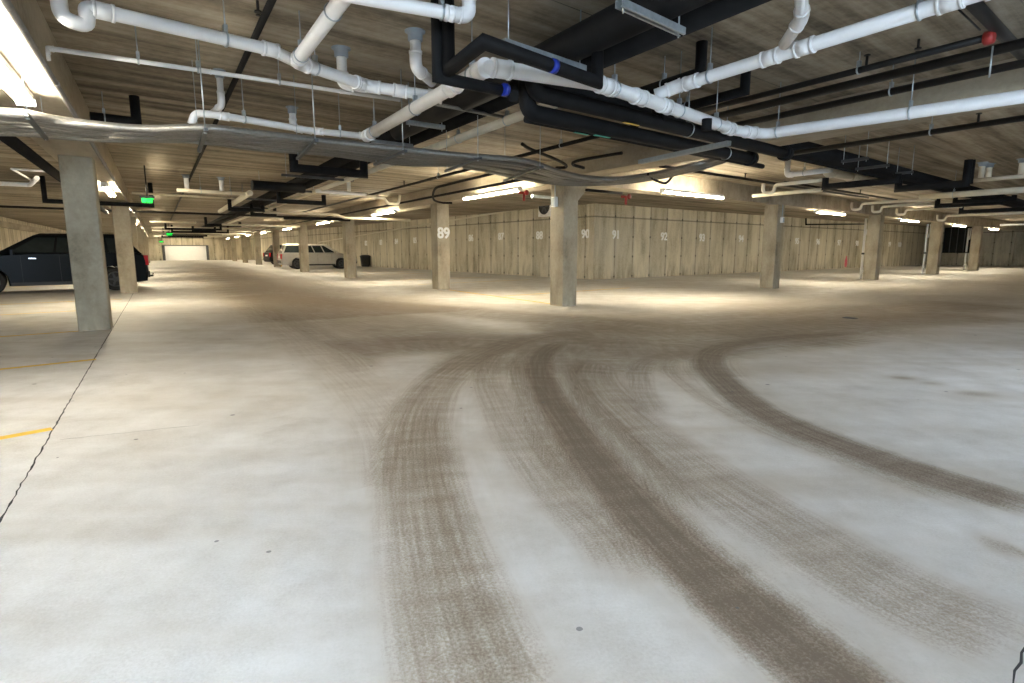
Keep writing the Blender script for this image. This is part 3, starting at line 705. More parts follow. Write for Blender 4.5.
p, q = bl(660, 166, 780, 2.95); sprink('thin black sprinkler pipe over the long strip light at right', [p, q + B_ * 6], .03, heads=[(0, .3)])
# left bay
p = at(5, 136, 2.62); black('black insulated pipe slanting behind the large left column', [p - A_ * 2.5, to_x(p, A_, 58) + A_ * 12], .075)
p0 = V(42, 176, SLAB); p1 = under(46, 201, p0); p2_ = to_x(p1, B_, 152); p3 = Vector((p2_.x, p2_.y, SLAB))
black('black pipe hung in a wide U in front of the green exit sign', [p0, p1, p2_, p3], .06)
q0 = V(134, 96, SLAB); q1 = under(137, 122, q0); q2 = to_x(q1, B_ * -1, 88)
black('short black pipe elbowed under the slab, left of the bent drain', [q0, q1, V(90, 116.5, q1.z)], .06, hang=[(1, .7)])
run('drain_pipe', 'white pipe with a side branch in the bay left of the large column', 'pipe', [V(-10, 183, 2.8), V(30, 185, 2.8), V(37, 178, 2.85)], .05, 'pvc', DR, bend=.08)
p, q = bl(12, 169, 46, 2.9); run('drain_pipe', 'thin white branch pipe in the bay left of the large column', 'pipe', [q, p, V(33, 181, 2.82)], .022, 'pvc', DR)
# far cross pieces of the lane: black U pipes and cream drains
def upipe(label, x0, yt0, y0, x1, yt1, r=.05, z=2.55, d=B_):
    p = V(x0, y0, z); q = to_x(p, d, x1)
    pts = [under(x0, yt0, p), p, q, under(x1, yt1, q)]
    return black(label, pts, r)
upipe('black U pipe just below the cable bundle', 294, 154, 168, 364, 158, .07, 2.6)
upipe('small black U pipe right of the thick black stub', 279, 192, 201, 324, 195, .06, 2.6)
upipe('black U pipe left of the ducts, over the lane', 230, 197, 209, 263, 205, .06, 2.62)
upipe('black U pipe far down the lane, left of the ducts', 206, 217, 225, 240, 222, .07, 2.6)
upipe('black U pipe in the middle of the lane, right of the ducts', 252, 203, 214, 275, 208, .06, 2.6)
upipe('small far black U pipe near the second green sign', 193, 226, 230, 215, 227, .07, 2.55)
p, q = bl(252, 185, 304, 2.75); black('thick black stub in the lane, below the cable bundle', [p, q], .11)
p, q = bl(284, 218, 350, 2.6); black('straight black pipe over the silver wagon', [p, q], .05)
def cream(label, x0, y0, x1, z, r=.05, trap=None, m='cream', extra=(), d=B_, **k):
    p, q = V(x0, y0, z), None; q = to_x(p, d, x1)
    return run('drain_pipe', label, 'pipe', [p, q] + list(extra), r, m, 'cream drain pipes', **k)
cream('cream drain across the lane left of the ducts, with collars above', 177, 190, 252, 2.85, hang=[(0, .3), (0, .7)])
for x, y0, y1, l in ((187, 181, 190, 'short white stub above the cream lane drain, left one'), (222, 185, 192, 'short white stub above the cream lane drain, right one')):
    p = V(x, y1, 2.9); run('drain_pipe', l, 'pipe', [Vector((p.x, p.y, SLAB)), p], .06, 'pvc', 'cream drain pipes', collar=0)
cream('thin cream pipe crossing behind the exit sign', 132, 193, 240, 2.95, .03)
cream('thin pale pipe right below the long sprinkler pipe', 157, 212, 218, 2.7, .03, m='pvc')
cream('cream drain over the middle of the lane, right of the ducts', 264, 212, 337, 2.62, .05, extra=[to_x(V(264, 212, 2.62), B_, 345) - UP * .1, to_x(V(264, 212, 2.62), B_, 410) - UP * .1])
cream('white drain with a riser below the cable bundle', 316, 191, 366, 2.8, .05, m='pvc')
p = V(349, 191, 2.8); run('drain_pipe', 'white riser elbow over the lane, right of the small black U pipe', 'pipe', [Vector((p.x, p.y, SLAB)), p], .05, 'pvc', 'cream drain pipes', collar=0)
p, q = bl(330, 194, 384, 2.75); run('drain_pipe', 'cream pipe ending in a small trap over the lane', 'pipe', [p, q, q + B_ * .1 - UP * .16, q + B_ * .45 - UP * .16, q + B_ * .5 + UP * .1], .04, 'cream', 'cream drain pipes', bend=.1)
cream('cream pipe far down the lane, left of the ducts', 150, 221.5, 196, 2.75, .05)
cream('cream pipe far down the lane, above the silver wagon', 222, 224.5, 300, 2.6, .05)
cream('pale pipe far down the lane, near the second green sign', 160, 233, 240, 2.6, .05)
p = V(250, 193, 2.85); run('drain_pipe', 'cream pipe slanting down the lane beside the ducts', 'pipe', [p, p + A_ * 9], .08, 'cream', 'cream drain pipes')
w0_ = on_plane(356, 236.2, CORN + WAN * .12, WAN); w1_ = on_plane(538, 206, CORN + WAN * .12, WAN)
run('drain_pipe', 'long cream pipe sloping along the wall behind column 89', 'pipe', [w0_ + (w0_ - w1_) * .4, w0_, w1_], .045, 'cream', 'cream drain pipes')
for i, s in enumerate((44, 51, 58, 65, 72)):
    w_ = ('first', 'second', 'third', 'fourth', 'fifth')[i]
    a = A(.6 + .5 * (i % 2), s, 2.66); black(w_ + ' black cross pipe far down the lane, counted toward the white door', [a + UP * .5, a, a + AN * (3.2 + .6 * (i % 3)), a + AN * (3.2 + .6 * (i % 3)) + UP * .5], .07)
    a = A(-.2, s + 3.2, 2.84); run('drain_pipe', w_ + ' cream cross pipe far down the lane, counted toward the white door', 'pipe', [a, a + AN * 7.6], .06, 'cream', 'cream drain pipes')
# right lane: traps, drains and black U pipes
def trapdown(label, x0, y0, x1, z, r=.04, up=.06, d=B_):
    p = V(x0, y0, z); q = to_x(p, d, x1); e = (q - p).normalized(); s = 1.0
    run('drain_pipe', label, 'pipe', [p - e * .42 + UP * up, p - e * .42 - UP * .16, p - e * .14 - UP * .16, p - e * .12, q], r, 'cream', 'trap pipes over the right lane', bend=.12)
trapdown('pale trap pipe nearest the heater column, over the side beam', 780, 184.5, 828, 2.75, d=-A_)
trapdown('pale trap pipe over the fourth column of the side beam', 866, 203.5, 936, 2.7, d=-A_)
trapdown('pale trap pipe right of the fourth column, second of three', 886, 206.5, 940, 2.7, d=-A_)
trapdown('pale trap pipe right of the fourth column, third of three', 910, 209.5, 962, 2.7, d=-A_)
trapdown('far pale trap pipe over the dark wall opening', 950, 216, 1040, 2.6, d=-A_)
cream('cream pipe left of the big drain elbow at right', 753, 196, 822, 2.66, .045, d=-A_)
p = V(787, 175, 2.9); q = to_x(p, -A_, 832); run('drain_pipe', 'pale pipe elbowed down from the slab, left of the big drain elbow', 'pipe', [Vector((p.x, p.y, SLAB)), p, q], .055, 'pvc', 'cream drain pipes', bend=.1, elbows=True, collar=0, hang=[(1, .4)])
p = V(828, 171, 2.92); q = p + B_ * 4.2; run('drain_main', 'fat cream drain with an elbow over the right lane', 'pipe', [p + UP * .3 - A_ * .1, p, q], .11, 'cream', 'cream drain pipes', bend=.14, elbows=True, coup=[(1, .3), (1, .6)])
upipe('black U pipe right of the fat cream drain', 825, 178, 187, 897, 174, .065, 2.6, d=-A_)
upipe('black U pipe with tall double riser over the right lane', 898, 180, 189, 966, 160, .07, 2.6, d=-A_)
o = upipe('black U pipe below the tall double riser, left one', 937, 199, 206, 1000, 194, .065, 2.6, d=-A_)
upipe('black U pipe below the tall double riser, right one', 955, 197, 202, 1014, 195, .06, 2.65, d=-A_)
upipe('lowest black U pipe at the right edge', 961, 207, 212, 1030, 203, .065, 2.55, d=-A_)
p = V(972, 160, SLAB); q = under(967, 184, p); black('black riser standing close beside the tall riser', [p, under(970, 184, p)], .07)
for x, y0, y1, l in ((981, 166, 178, 'short cream stub from the slab at right, left of two'), (988, 168, 179, 'short cream stub from the slab at right, right of two'), (1021, 167, 175, 'short cream stub from the slab at the right edge')):
    p = V(x, y1, 2.95); run('drain_pipe', l, 'pipe', [Vector((p.x, p.y, SLAB)), p], .06, 'cream', 'cream drain pipes', collar=0)
cream('cream drain at right, touching the tall double riser', 968, 181, 1045, 2.85, .045, d=-A_)
cream('fat cream drain below the tall double riser', 920, 197, 1045, 2.7, .075, d=-A_, hang=[(0, .3)])
cream('pale pipe right of the dark wall opening, low under the slab', 1000, 225, 1050, 2.7, .05, m='pvc', d=-A_)
l0 = on_plane(806, 216, CORN + WBN * .1, WBN); l1 = on_plane(806, 224.5, CORN + WBN * .1, WBN); l2 = on_plane(866, 224, CORN + WBN * .1, WBN)
black('black pipe on the wall above numbers 95 to 98', [l0, l1, l2], .045)
# standpipes at the columns of the right lane
def standpipe(cx, cy, x, ytop, ybot, label):
    c = at(cx, cy, 0); pb = at(x, ybot, 0); pt = under(x + (ybot - ytop) * .06, ytop, pb)
    pt = Vector((pb.x, pb.y, min(pt.z, 2.7)))
    o = thing('standpipe', label, 'pipe', pb, 'white standpipes beside columns')
    MB().tube([pb, pt], .05, 12).build('pipe', 'pvc', o)
    MB().tube(fillet([pt - UP * .5, pt - UP * .5 + B_ * .22, pt - UP * .72 + B_ * .26, pt - UP * .70 + B_ * .48, pt - UP * .0 + B_ * .5], .1), .03, 10).build('trap', 'pvc', o)
    MB().lathe(pb + UP * 1.1, UP, [(0, .062), (.08, .062)], 12).build('clamp', 'darksteel', o)
    MB().lathe(pb + UP * .35, -A_, [(0, .06), (.09, .05), (.1, .02)], 12).build('cleanout', 'pvc', o)
standpipe(871, 280, 860.5, 212, 279, 'white standpipe beside the column with pink wall marks')
standpipe(932, 274, 922.5, 224, 273.8, 'white standpipe left of the dark wall opening')
standpipe(973, 270, 964, 228, 270, 'white standpipe right of the dark wall opening')
# ------------------------------------------------------------------ STRUT CHANNELS
def strut(p, q, label, w=.055, rods=True, sm='galv'):
    o = thing('strut_channel', label, 'bracket', (p + q) / 2, 'galvanised strut channels')
    d = (q - p).normalized(); s = d.cross(UP)
    mb = MB()
    mb.bar(p + UP * .02, q + UP * .02, w, .006)
    for k in (-1, 1): mb.bar(p + s * k * w / 2, q + s * k * w / 2, .006, .045)
    for k in (-1, 1): mb.bar(p + s * k * w * .36 - UP * .022, q + s * k * w * .36 - UP * .022, w * .28, .006)
    mb.build('channel', sm, o, smooth=False)
    if rods:
        for t in (.06, .94):
            P = p.lerp(q, t); MB().tube([P - UP * .05, Vector((P.x, P.y, SLAB))], .006, 6).build('threaded_rod', 'galv', o)
    return o
z = 2.84
strut(V(619, 3, z), V(682, 32, z), 'grey steel strut channel under the big ducts at the top edge')
strut(V(503, 42, z), V(584, 69, z), 'grey steel strut channel above the zigzag black pipe')
p, q = V(407, 122, z), V(444, 127.5, z); strut(p, q, 'grey steel strut channel just right of the cream main')
p, q = V(372, 141, z), V(412, 146, z); strut(p, q, 'grey steel strut channel under the ducts, nearest the cable bundle')
p, q = V(435, 104, 2.9), V(503, 117, 2.9); run('conduit_pipe', 'thin pale conduit crossing above the cable bundle near the cream main', 'pipe', [p, q], .02, 'cable')
strut(V(640, 162, 2.38), V(729, 143, 2.38), 'steel strut channel holding the sagging bundle', rods=False)
for i, (x, y) in enumerate(((296, 176), (268, 189), (250, 199), (236, 207))):
    p = V(x, y, 2.86); strut(p - B_ * .3, p + B_ * 1.3, ('first', 'second', 'third', 'fourth')[i] + ' strut channel under the lane ducts, counted from the cable bundle', sm='darksteel')
for x, y, x1, l in ((842, 161.5, 868, 'first'), (856, 169, 889, 'second'), (896, 173.6, 913, 'third')):
    p = V(x, y, 2.80); strut(p, to_x(p, A_, x1), l + ' strut channel under the right lane ducts, counted from the side beam', sm='darksteel')
# dark strip on the slab running down the lane
p, q = al(272, 0, 228, 3.27); run('slab_conduit', 'flat dark conduit fixed to the slab beside the bent drain', 'conduit', [p - A_ * 2, p + A_ * 40], .03, 'steelpipe')
for x, y, l in ((258, 11, 'small copper sprinkler head beside the slab conduit'), (918, 48, 'small copper sprinkler head at the top right')):
    p = V(x, y, 3.22); o = MB().tube([p + UP * .08, p], .012, 8).tube([p, p - UP * .012], .03, 10).tube([p - UP * .03, p - UP * .035], .02, 10).build('fire_sprinkler', 'steelpipe', origin=p); tag(o, l, 'sprinkler')
# conduit along the left beam
p, q = al(2, 0, 151, 2.75)
p = A(-.63, 3.0, 2.72); run('beam_conduit', 'grey conduit along the lower edge of the left beam', 'conduit', [p - A_ * 8, p + A_ * 60], .024, 'cable', None, coup=[(0, .17), (0, .25)])
# ------------------------------------------------------------------ CABLE BUNDLE
z = 2.46
up_px = [(-60, 107), (0, 110.5), (28, 113), (62, 119), (110, 125), (150, 127.5), (205, 126.5), (260, 132.5), (330, 140.5), (403, 148.5), (460, 154.5), (525, 160), (560, 171), (590, 177), (620, 178), (660, 172), (700, 163)]
lo_px = [(-60, 132), (0, 133), (28, 134), (62, 137), (110, 140), (150, 140), (205, 142), (260, 149), (330, 154), (403, 164), (460, 166), (525, 179), (560, 184), (590, 184.5), (620, 183), (660, 177.5), (700, 168.5)]
cb = thing('cable_bundle', 'wide flat bundle of grey armoured cables hung across the picture', 'cables', V(300, 145, z))
NC = 11
for k in range(NC):
    t = k / (NC - 1); pts = []
    for (ux, uy), (lx, ly) in zip(up_px, lo_px):
        j = random.uniform(-.05, .05) if 0 < k < NC - 1 else 0
        pts.append(at(ux + (lx - ux) * (t + j * .6), uy + (ly - uy) * (t + j), z + random.uniform(-.012, .012) + (.03 if k == 0 else 0)))
    pts.append(at(722 + t * 3, 157 + t * 4, 2.66))
    MB().tube(catmull(pts, 6), .026 if k == 0 else .03, 8).build('cable', 'cable', cb)
for x, y, x2, y2 in ((27, 112, 45, 134), (205, 127, 199, 147), (315, 138, 298, 155), (403, 149, 376, 161), (478, 156, 447, 168), (540, 165, 505, 178)):
    p = V(x, y, z - .02); q = V(x2, y2, z - .05); e = (q - p).normalized()
    o = thing('cable_hanger', {27: 'strut hanger of the cable bundle below the bright left strip light', 205: 'strut hanger of the cable bundle below the bent drain', 315: 'strut hanger of the cable bundle above the black U pipe', 403: 'strut hanger of the cable bundle right of the cream main', 478: 'strut hanger of the cable bundle under the long cream pipe', 540: 'strut hanger of the cable bundle beside the corner column'}[x], 'bracket', p, 'strut hangers of the cable bundle')
    MB().bar(p - e * .08 - UP * .035, q + e * .05 - UP * .035, .035, .03).build('strut', 'darksteel', o, smooth=False)
    MB().tube([p - UP * .06, Vector((p.x, p.y, SLAB))], .006, 6).tube([p - UP * .06, p - UP * .045], .014, 6).build('threaded_rod', 'galv', o)
    MB().tube([q - UP * .06, Vector((q.x, q.y, SLAB))], .004, 6).build('threaded_rod', 'galv', o)
def hose(label, pts, r, m='insul'): 
    o = MB().tube(catmull(pts, 8), r, 8).build('flexible_cable', m, origin=pts[0]); tag(o, label, 'cable'); return o
hose('black cable loop drooping below the right end of the cable bundle', [V(648, 174, 2.47), V(655, 180, 2.42), V(666, 183, 2.4), (V(673, 175, 2.46)), V(676, 170, 2.5)], .02)
hose('black cable bent around the top of column 89', [V(452, 203, 2.7), V(441, 202.5, 2.7), V(433.5, 199, 2.72), V(435, 189, 2.85), V(446, 185, 2.86), V(470, 179, 2.86), V(500, 172, 2.86), V(516, 168, 2.86)], .03)
hose('black bent cable above the corner column, left of two', [V(522, 144, 3.1), V(530, 149, 3.06), V(550, 157, 3.04), V(563, 163, 3.02), V(566, 167, 2.98), V(556, 168, 2.94)], .03, 'steelpipe')
hose('black bent cable above the corner column, right of two', [V(622, 153, 3.06), V(598, 157, 3.04), V(577, 161, 3.02), V(573, 164.5, 2.98), V(584, 168, 2.94)], .03, 'steelpipe')
# ------------------------------------------------------------------ SIGNS AND SMALL THINGS
def exit_sign(x, y, z, w, label):
    p = V(x, y, z); o = thing('exit_sign', label, 'sign', p, 'green exit signs'); h = w * .52; n = -A_; r = face_right(n)
    MB().box(p + A_ * .03, r, A_, UP, w / 2, .028, h / 2).build('housing', 'black', o, smooth=False)
    MB().box(p + UP * (h / 2 + .02) + A_ * .03, r, A_, UP, w / 2 + .03, .05, .02).build('canopy', 'black', o, smooth=False)
    MB().tube([p + UP * h / 2 + A_ * .03, Vector((p.x, p.y, SLAB)) + A_ * .03], .014, 8).build('stem', 'black', o)
    text_mesh('lettering', 'EXIT', p + n * .004, r, UP, h * .62, 'exit', .004, .01, parent=o)
    MB().bar(p + n * .004 - r * w * .36 - UP * h * .43, p + n * .004 + r * w * .36 - UP * h * .43, .006, h * .05).build('light_line', 'exit', o, smooth=False)
exit_sign(147.5, 200.5, 2.48, .25, 'green lit exit sign hanging near the large left column')
exit_sign(169.5, 234.3, 2.48, .42, 'green lit exit sign far down the lane, right of the nearer pair')
exit_sign(161.5, 241.8, 2.30, .45, 'green lit exit sign farthest down the lane')
# wall heater behind the corner column
hp = on_plane(545, 206, CORN + WAN * .9, WAN); r = face_right(WAN)
o = thing('unit_heater', 'white hanging unit heater with round black fan, left of the corner column', 'heater', hp)
hw_ = .52
MB().box(hp - WAN * .25, r, WAN, UP, hw_, .25, .46, .03).build('casing', 'whitemetal', o, smooth=False)
fc = hp + WAN * .012 - r * .05
MB().ring(fc, WAN, .36, .02, 28).build('fan_ring', 'black', o)
MB().lathe(fc - WAN * .012, WAN, [(0, .35), (.01, .35)], 28).build('fan_opening', 'black', o)
mb = MB()
for k in range(6):
    t = k * math.pi / 3; d = r * math.cos(t) + UP * math.sin(t); mb.bar(fc + d * .06 + WAN * .006, fc + d * .3 + WAN * .006, .09, .012, up=WAN)
mb.build('fan_blades', 'darksteel', o, smooth=False)
for s in (-1, 1): MB().tube([hp - WAN * .25 + r * s * .4 + UP * .4, Vector((hp.x, hp.y, SLAB)) - WAN * .25 + r * s * .4], .012, 6).build('rod', 'galv', o)
def junction(p, n, label, s=.11):
    o = thing('junction_box', label, 'box', p, 'electrical boxes on columns'); r = face_right(n)
    MB().box(p + n * .045, r, n, UP, s * .75, .045, s, .01).build('box', 'whitemetal', o, smooth=False)
    MB().box(p + n * .093, r, n, UP, s * .6, .004, s * .82).build('cover', 'galv', o, smooth=False)
    MB().tube([p + n * .03 + UP * s, Vector((p.x, p.y, SOFF)) + n * .03], .014, 8).build('conduit', 'galv', o)
cl = CC - B_ * .235; P = on_plane(556, 202, cl, -AN); junction(P, -AN, 'white switch box on the corner column beside the heater')
c7 = colat(772.5, 288.6) ; P = on_plane(781.0, 220, c7 - A_ * .26, BN); junction(P, BN, 'small grey box on the column right of number 94', .09)
# red standpipe valves
def redvalve(p, label):
    o = thing('valve_assembly', label, 'valve', p)
    MB().tube([p - B_ * .16, p + B_ * .12], .03, 12).build('pipe', 'red', o)
    MB().tube([p, p - UP * .18], .03, 12).build('drop', 'red', o)
    MB().lathe(p - UP * .0 - A_ * .06, -A_, [(0, .014), (.04, .014), (.045, .06), (.06, .06), (.065, .014)], 14).build('hand_wheel', 'red', o)
redvalve(V(524, 193, 2.6), 'red valve assembly right of the long strip light')
redvalve(V(626, 197, 2.55), 'red valve assembly right of the corner column')
p, q = bl(532, 196, 552, 2.6); run('conduit_pipe', 'grey pipe from the red valve to the corner column', 'pipe', [p, q], .04, 'galv')
p, q = bl(586, 190, 622, 2.62); sprink('thin black pipe from the corner column to the red valve', [p, q], .03)
# pink marks sprayed on the wall, floor drain, dark bin
def wallmark(x0, x1, y0, y1, label):
    a = on_plane(x0, y1, CORN + WBN * .004, WBN); b = on_plane(x1, y0, CORN + WBN * .004, WBN); w = (b - a); w.z = 0
    mb = MB(); k = 9; wd = w.length / 2; d = w.normalized(); c = a + d * wd
    for i in range(k + 1):
        zz = a.z + (b.z - a.z) * i / k; hw = wd * (.45 + .55 * math.sin(math.pi * min(1, i / k + .15))) * random.uniform(.7, 1.1)
        mb.v += [Vector((c.x, c.y, zz)) - d * hw, Vector((c.x, c.y, zz)) + d * hw]
    mb.f = [(2 * i, 2 * i + 1, 2 * i + 3, 2 * i + 2) for i in range(k)]
    o = mb.build('paint_mark', 'pink', origin=c); tag(o, label, 'paint mark', 'pink paint marks on the wall')
wallmark(844, 848, 256, 267, 'pink paint mark on the wall left of the white standpipe')
wallmark(864, 867, 256, 266, 'pink paint mark on the wall behind the white standpipe')
fd = V(850, 318, 0); o = thing('floor_drain', 'round dark drain cover in the floor at right', 'drain', fd)
MB().lathe(fd, UP, [(0, .135), (.006, .135), (.008, .115)], 28).build('rim', 'darksteel', o)
mb = MB()
for k in range(-4, 5): mb.bar(fd + A_ * k * .024 - B_ * .075 + UP * .008, fd + A_ * k * .024 + B_ * .075 + UP * .008, .014, .006)
mb.build('grate', 'black', o, smooth=False)
bp = at(371, 266.6, 0) + WAN * .45 ; o = thing('trash_bin', 'dark bin against the wall right of the silver wagon', 'bin', bp)
MB().lathe(bp, UP, [(0, .30), (.05, .33), (.75, .40), (.78, .42)], 20).build('bucket', 'black', o)
MB().lathe(bp + UP * .785, UP, [(0, .43), (.06, .42), (.12, .28), (.14, .05)], 20).build('lid', 'black', o)
yp = at(281, 266.5, 0); o = thing('bollard', 'yellow bollard between the columns at the tail of the silver wagon', 'bollard', yp)
MB().lathe(yp, UP, [(0, .09), (1.0, .09), (1.05, .06)], 14).build('post', 'yellow', o); MB().lathe(yp + UP * .8, UP, [(0, .093), (.1, .093)], 14).build('band', 'black', o)
# ------------------------------------------------------------------ CARS
def car(name, label, cat, rear, fwd, L, W, H, paint, prof, glass, roof_paint=None, group=None, rw=.36, wb=(.2, .8), wins=(), ride=.24):
    """rear: ground point under the middle of the tail; prof: lower body outline (x 0..1 from tail to nose, z in m) above the belt line;
    glass: cabin outline at the belt and roof"""
    f = fwd.normalized(); s = UP.cross(f)  # s = left of the car
    o = thing(name, label, cat, rear, group)
    X = lambda x, y, z: rear + f * x + s * y + UP * z
    ax = [wb[0], wb[1]]
    # lower body outline with wheel arches
    low = []
    arch = rw + .06
    x = 0.06
    low.append((0.05, ride + .05))
    for a in ax:
        low.append((a - arch, ride))
        for k in range(1, 8):
            t = math.pi * (1 - k / 8); low.append((a + arch * math.cos(t), max(ride, rw + arch * math.sin(t))))
        low.append((a + arch, ride))
    low.append((L - .12, ride + .02))
    outline = low + [(L - (1 - px) * L if px <= 1 else px, pz) for px, pz in reversed(prof)]
    mb = MB(); k = len(outline); cx_ = L / 2; cz = .75
    st = [(-W / 2, .965), (-W / 2 + .03, .99), (-W / 2 + .09, 1.0), (W / 2 - .09, 1.0), (W / 2 - .03, .99), (W / 2, .965)]
    for y, sc in st:
        for (px, pz) in outline:
            zz = pz if pz < .7 else cz + (pz - cz) * (1 - (1 - sc) * 1.6)
            mb.v.append(X(cx_ + (px - cx_) * sc, y, zz))
    for i in range(len(st) - 1):
        for j in range(k):
            a = i * k + j; b = i * k + (j + 1) % k; mb.f.append((a, b, b + k, a + k))
    mb.f.append(tuple(range(k))); mb.f.append(tuple((len(st) - 1) * k + j for j in reversed(range(k))))
    mb.flat = set(range(len(mb.f)))
    mb.build('body', paint, o, smooth=False)
    # cabin
    (bx0, bx1, bz), (rx0, rx1, rz) = glass
    wb_, wr = W / 2 - .04, W / 2 - .20
    mb = MB(); secs = [(bx0, bx1, bz - .03, wb_), (bx0 + (rx0 - bx0) * .5, bx1 + (rx1 - bx1) * .5, (bz + rz - .10) / 2, (wb_ + wr + .03) / 2), (rx0, rx1, rz - .07, wr + .03), (rx0 + .12, rx1 - .18, rz, wr - .08)]
    for x0, x1, zz, w in secs: mb.v += [X(x0, -w, zz), X(x1, -w, zz), X(x1, w, zz), X(x0, w, zz)]
    for i in range(3):
        for j in range(4): mb.f.append((i * 4 + j, i * 4 + (j + 1) % 4, i * 4 + 4 + (j + 1) % 4, i * 4 + 4 + j))
    mb.f += [(0, 1, 2, 3), (12, 13, 14, 15)]; mb.flat = set(range(len(mb.f)))
    mb.build('cabin', roof_paint or paint, o, smooth=False)
    # side windows: quads on the sloping cabin side
    def side(u, v, sg):  # u along 0..1, v up 0..1 between belt and roof edge
        w = wb_ + (wr + .03 - wb_) * v + .008 + .04 * v * (1 - v); x0 = bx0 + (rx0 - bx0) * v; x1 = bx1 + (rx1 - bx1) * v
        return X(x0 + (x1 - x0) * u, sg * w, bz - .03 + (rz - .07 - bz + .03) * v)
    for sg in (-1, 1):
        for (u0, u1, u2, u3) in wins:
            mb = MB(); mb.v = [side(u0, .12, sg), side(u1, .12, sg), side(u2, .9, sg), side(u3, .9, sg)]; mb.f = [(0, 1, 2, 3)]
            n = s * sg * .012; mb.v += [v - n for v in mb.v]; mb.f += [(3, 2, 1, 0)] + [(i, i + 4, (i + 1) % 4 + 4, (i + 1) % 4) for i in range(4)]
            mb.build('side_window', 'glass', o, smooth=False)
    for (xa, xb, nm) in ((bx0, rx0, 'rear_window'), (bx1, rx1, 'windshield')):
        e = -.012 if nm == 'rear_window' else .012; mb = MB()
        for v, w in ((.10, wb_ - .12), (.92, wr - .05)):
            xx = xa + (xb - xa) * v + e; zz = bz - .03 + (rz - .07 - bz + .03) * v
            mb.v += [X(xx, -w, zz), X(xx, w, zz)]
        mb.f = [(0, 1, 3, 2)]; mb.v += [v - f * e * 1.4 for v in mb.v]; mb.f += [(6, 7, 5, 4)] + [(0, 4, 5, 1), (1, 5, 7, 3), (3, 7, 6, 2), (2, 6, 4, 0)]
        mb.build(nm, 'glass', o, smooth=False)
    for a in ax:
        for sg in (-1, 1):
            c = X(a, sg * (W / 2 - .12), rw)
            w_ = MB().lathe(c - s * sg * .11, s * sg, [(0, rw - .04), (.02, rw), (.2, rw), (.22, rw - .03), (.215, rw * .66)], 28).build('wheel', 'tyre', o)
            mb = MB(); mb.ring(c + s * sg * .11, s * sg, rw * .62, .018, 24); mb.lathe(c + s * sg * .085, s * sg, [(0, .09), (.03, .07)], 14)
            for k5 in range(5):
                t = k5 * 2 * math.pi / 5; d = f * math.cos(t) + UP * math.sin(t); mb.bar(c + s * sg * .1 + d * .05, c + s * sg * .1 + d * rw * .62, .06, .025, up=s)
            mb.build('rim', 'alloy', w_, smooth=False)
            mb = MB(); mb.lathe(c - s * sg * .06, s * sg, [(0, rw * .6), (.1, rw * .6)], 20); mb.build('brake_disc', 'darksteel', w_)
    for sg in (-1, 1):
        mb = MB(); mb.box(X(.06, sg * (W / 2 - .10), bz - .22), f, s, UP, .07, .09, .16, .02); mb.build('tail_light', 'tail', o, smooth=False)
        mb = MB(); mb.box(X(L - .14, sg * (W / 2 - .22), .78), f, s, UP, .12, .17, .07, .03); mb.build('headlight', 'chrome', o, smooth=False)
        mb = MB(); mb.box(X(bx1 - .42, sg * (W / 2 + .09), bz + .04), f, s, UP, .06, .11, .075, .03); mb.build('mirror', paint, o, smooth=False)
        for dx in (.36, .60):
            mb = MB(); mb.box(X(L * dx, sg * (W / 2 + .012), bz - .14), f, s, UP, .09, .014, .016); mb.build('door_handle', 'chrome', o, smooth=False)
        mb = MB(); mb.bar(X(wb[0] + arch + .05, sg * (W / 2 - .01), ride + .05), X(wb[1] - arch - .05, sg * (W / 2 - .01), ride + .05), .05, .10); mb.build('sill', 'black', o, smooth=False)
        for dx in (.47, .655):
            mb = MB(); mb.bar(X(L * dx, sg * (W / 2 + .001), ride + .1), X(L * dx, sg * (W / 2 + .001), bz - .06), .008, .004, up=s); mb.build('door_gap', 'black', o, smooth=False)
    MB().box(X(.03, 0, .50), s, f, UP, W / 2 - .10, .07, .10, .03).build('rear_bumper', 'black', o, smooth=False)
    MB().box(X(L - .06, 0, .46), s, f, UP, W / 2 - .16, .08, .10, .03).build('front_bumper', 'black', o, smooth=False)
    MB().box(X(L - .03, 0, .72), s, f, UP, W / 2 - .5, .03, .08, .01).build('grille', 'chrome', o, smooth=False)
    MB().box(X(.0, 0, .82), s, f, UP, .26, .012, .065).build('licence_plate', 'whitemetal', o, smooth=False)
    return o, X
# dark SUV in the left bays, nose to the left wall
fS = -B_
sr = at(113, 290.5, 0); LS, WS = 4.95, 1.86
right = UP.cross(fS) * -1     # right-hand side of the car; the camera sees the side nearer to it
near_side = -A_
rearS = sr - fS * .92 - near_side * (WS / 2 - .1)
suv, XS = car('suv', 'dark blue suv parked behind the two left columns, nose to the left wall', 'car', rearS, fS, LS, WS, 1.76, 'carblue',
    [(0.0, .55), (.004, .95), (.012, 1.12), (.06, 1.22), (.62, 1.20), (.74, 1.16), (.90, 1.03), (.975, .88), (1.0, .62)],
    ((.14, 3.85, 1.19), (.62, 2.9, 1.80)), rw=.37, wb=(.95, 4.0), wins=((.50, .62, .72, .50), (.26, .48, .48, .24), (.04, .24, .22, .10), (.64, .93, .93, .74)))
hb = XS(-.02, 0, .42)
MB().bar(hb, hb - fS * .22, .06, .06).build('tow_hitch', 'black', suv, smooth=False); MB().tube([hb - fS * .22 - UP * .01, hb - fS * .22 + UP * .1], .03, 10).build('tow_ball', 'chrome', suv)
for sg in (-1, 1): MB().bar(XS(1.0, sg * .62, 1.79), XS(2.5, sg * .62, 1.79), .04, .03).build('roof_rail', 'black', suv, smooth=False)
MB().bar(XS(.55, 0, 1.72), XS(.35, 0, 1.70), WS - .5, .03).build('rear_spoiler', 'carblue', suv, smooth=False)
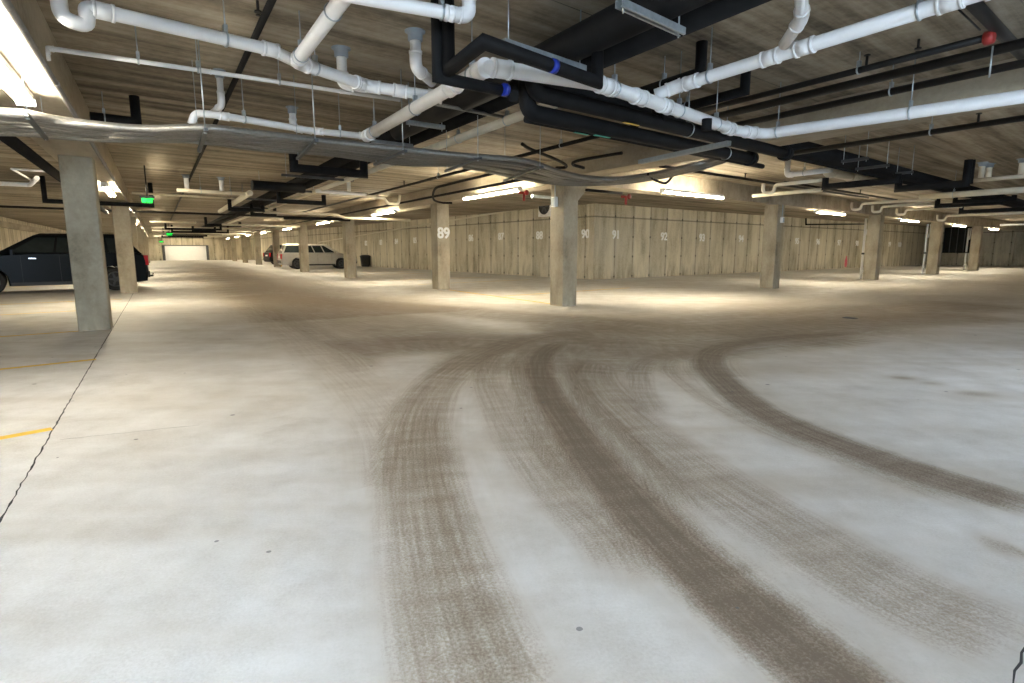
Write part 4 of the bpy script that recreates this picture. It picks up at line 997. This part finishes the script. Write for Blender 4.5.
# silver wagon at the wall
fr = at(297.6, 269.2, 0); LW, WW = 5.12, 1.92
fW = Vector((math.sin(R(62)), math.cos(R(62)), 0)); rearW = fr - fW * 1.05 + UP.cross(fW) * (WW / 2 - .1)
wag, XW = car('wagon', 'boxy beige silver wagon parked nose to the wall behind two columns', 'car', rearW, fW, LW, WW, 1.73, 'carsilver',
    [(0.0, .55), (.004, .95), (.012, 1.06), (.05, 1.12), (.66, 1.10), (.76, 1.08), (.93, 1.0), (.985, .88), (1.0, .62)],
    ((.08, 4.0, 1.08), (.34, 3.05, 1.72)), roof_paint=M['carroof'], rw=.37, wb=(1.05, 4.04), wins=((.03, .30, .34, .04), (.32, .55, .60, .37), (.57, .72, .82, .62), (.74, .93, .90, .84)))
# black car further down
fb = at(262, 265.4, 0)
car('suv', 'black suv parked between columns left of the silver wagon', 'car', fb + B_ * .6 + A_ * 1.2, B_, 4.7, 1.86, 1.74, 'carblack',
    [(0.0, .55), (.004, .95), (.012, 1.08), (.06, 1.14), (.62, 1.12), (.74, 1.08), (.90, .98), (.975, .84), (1.0, .62)],
    ((.12, 3.62, 1.10), (.62, 2.62, 1.76)), rw=.37, wb=(.95, 3.78), wins=((.50, .62, .72, .50), (.26, .48, .48, .24), (.04, .24, .22, .10)))
# ------------------------------------------------------------------ LIGHT, WORLD, CAMERA
w = bpy.data.worlds.new('World'); bpy.context.scene.world = w; w.use_nodes = True
bg = w.node_tree.nodes['Background']; bg.inputs[0].default_value = (.64, .81, 1.0, 1); bg.inputs[1].default_value = 3.0
cam = bpy.data.cameras.new('Camera'); co_ = bpy.data.objects.new('Camera', cam); C.objects.link(co_)
cam.sensor_fit = 'HORIZONTAL'; cam.sensor_width = 36; cam.lens = 36 * F / 1024; cam.clip_start = .05; cam.clip_end = 400
co_.location = (0, 0, EYE); co_.rotation_euler = (R(90) - PIT, 0, 0)
sc = bpy.context.scene; sc.camera = co_
vs = sc.view_settings; vs.view_transform = 'Standard'; vs.look = 'None'; vs.exposure = 2.15; vs.gamma = 1.0; vs.use_curve_mapping = False
for o in bpy.data.objects:
    if '_o' in o: del o['_o']
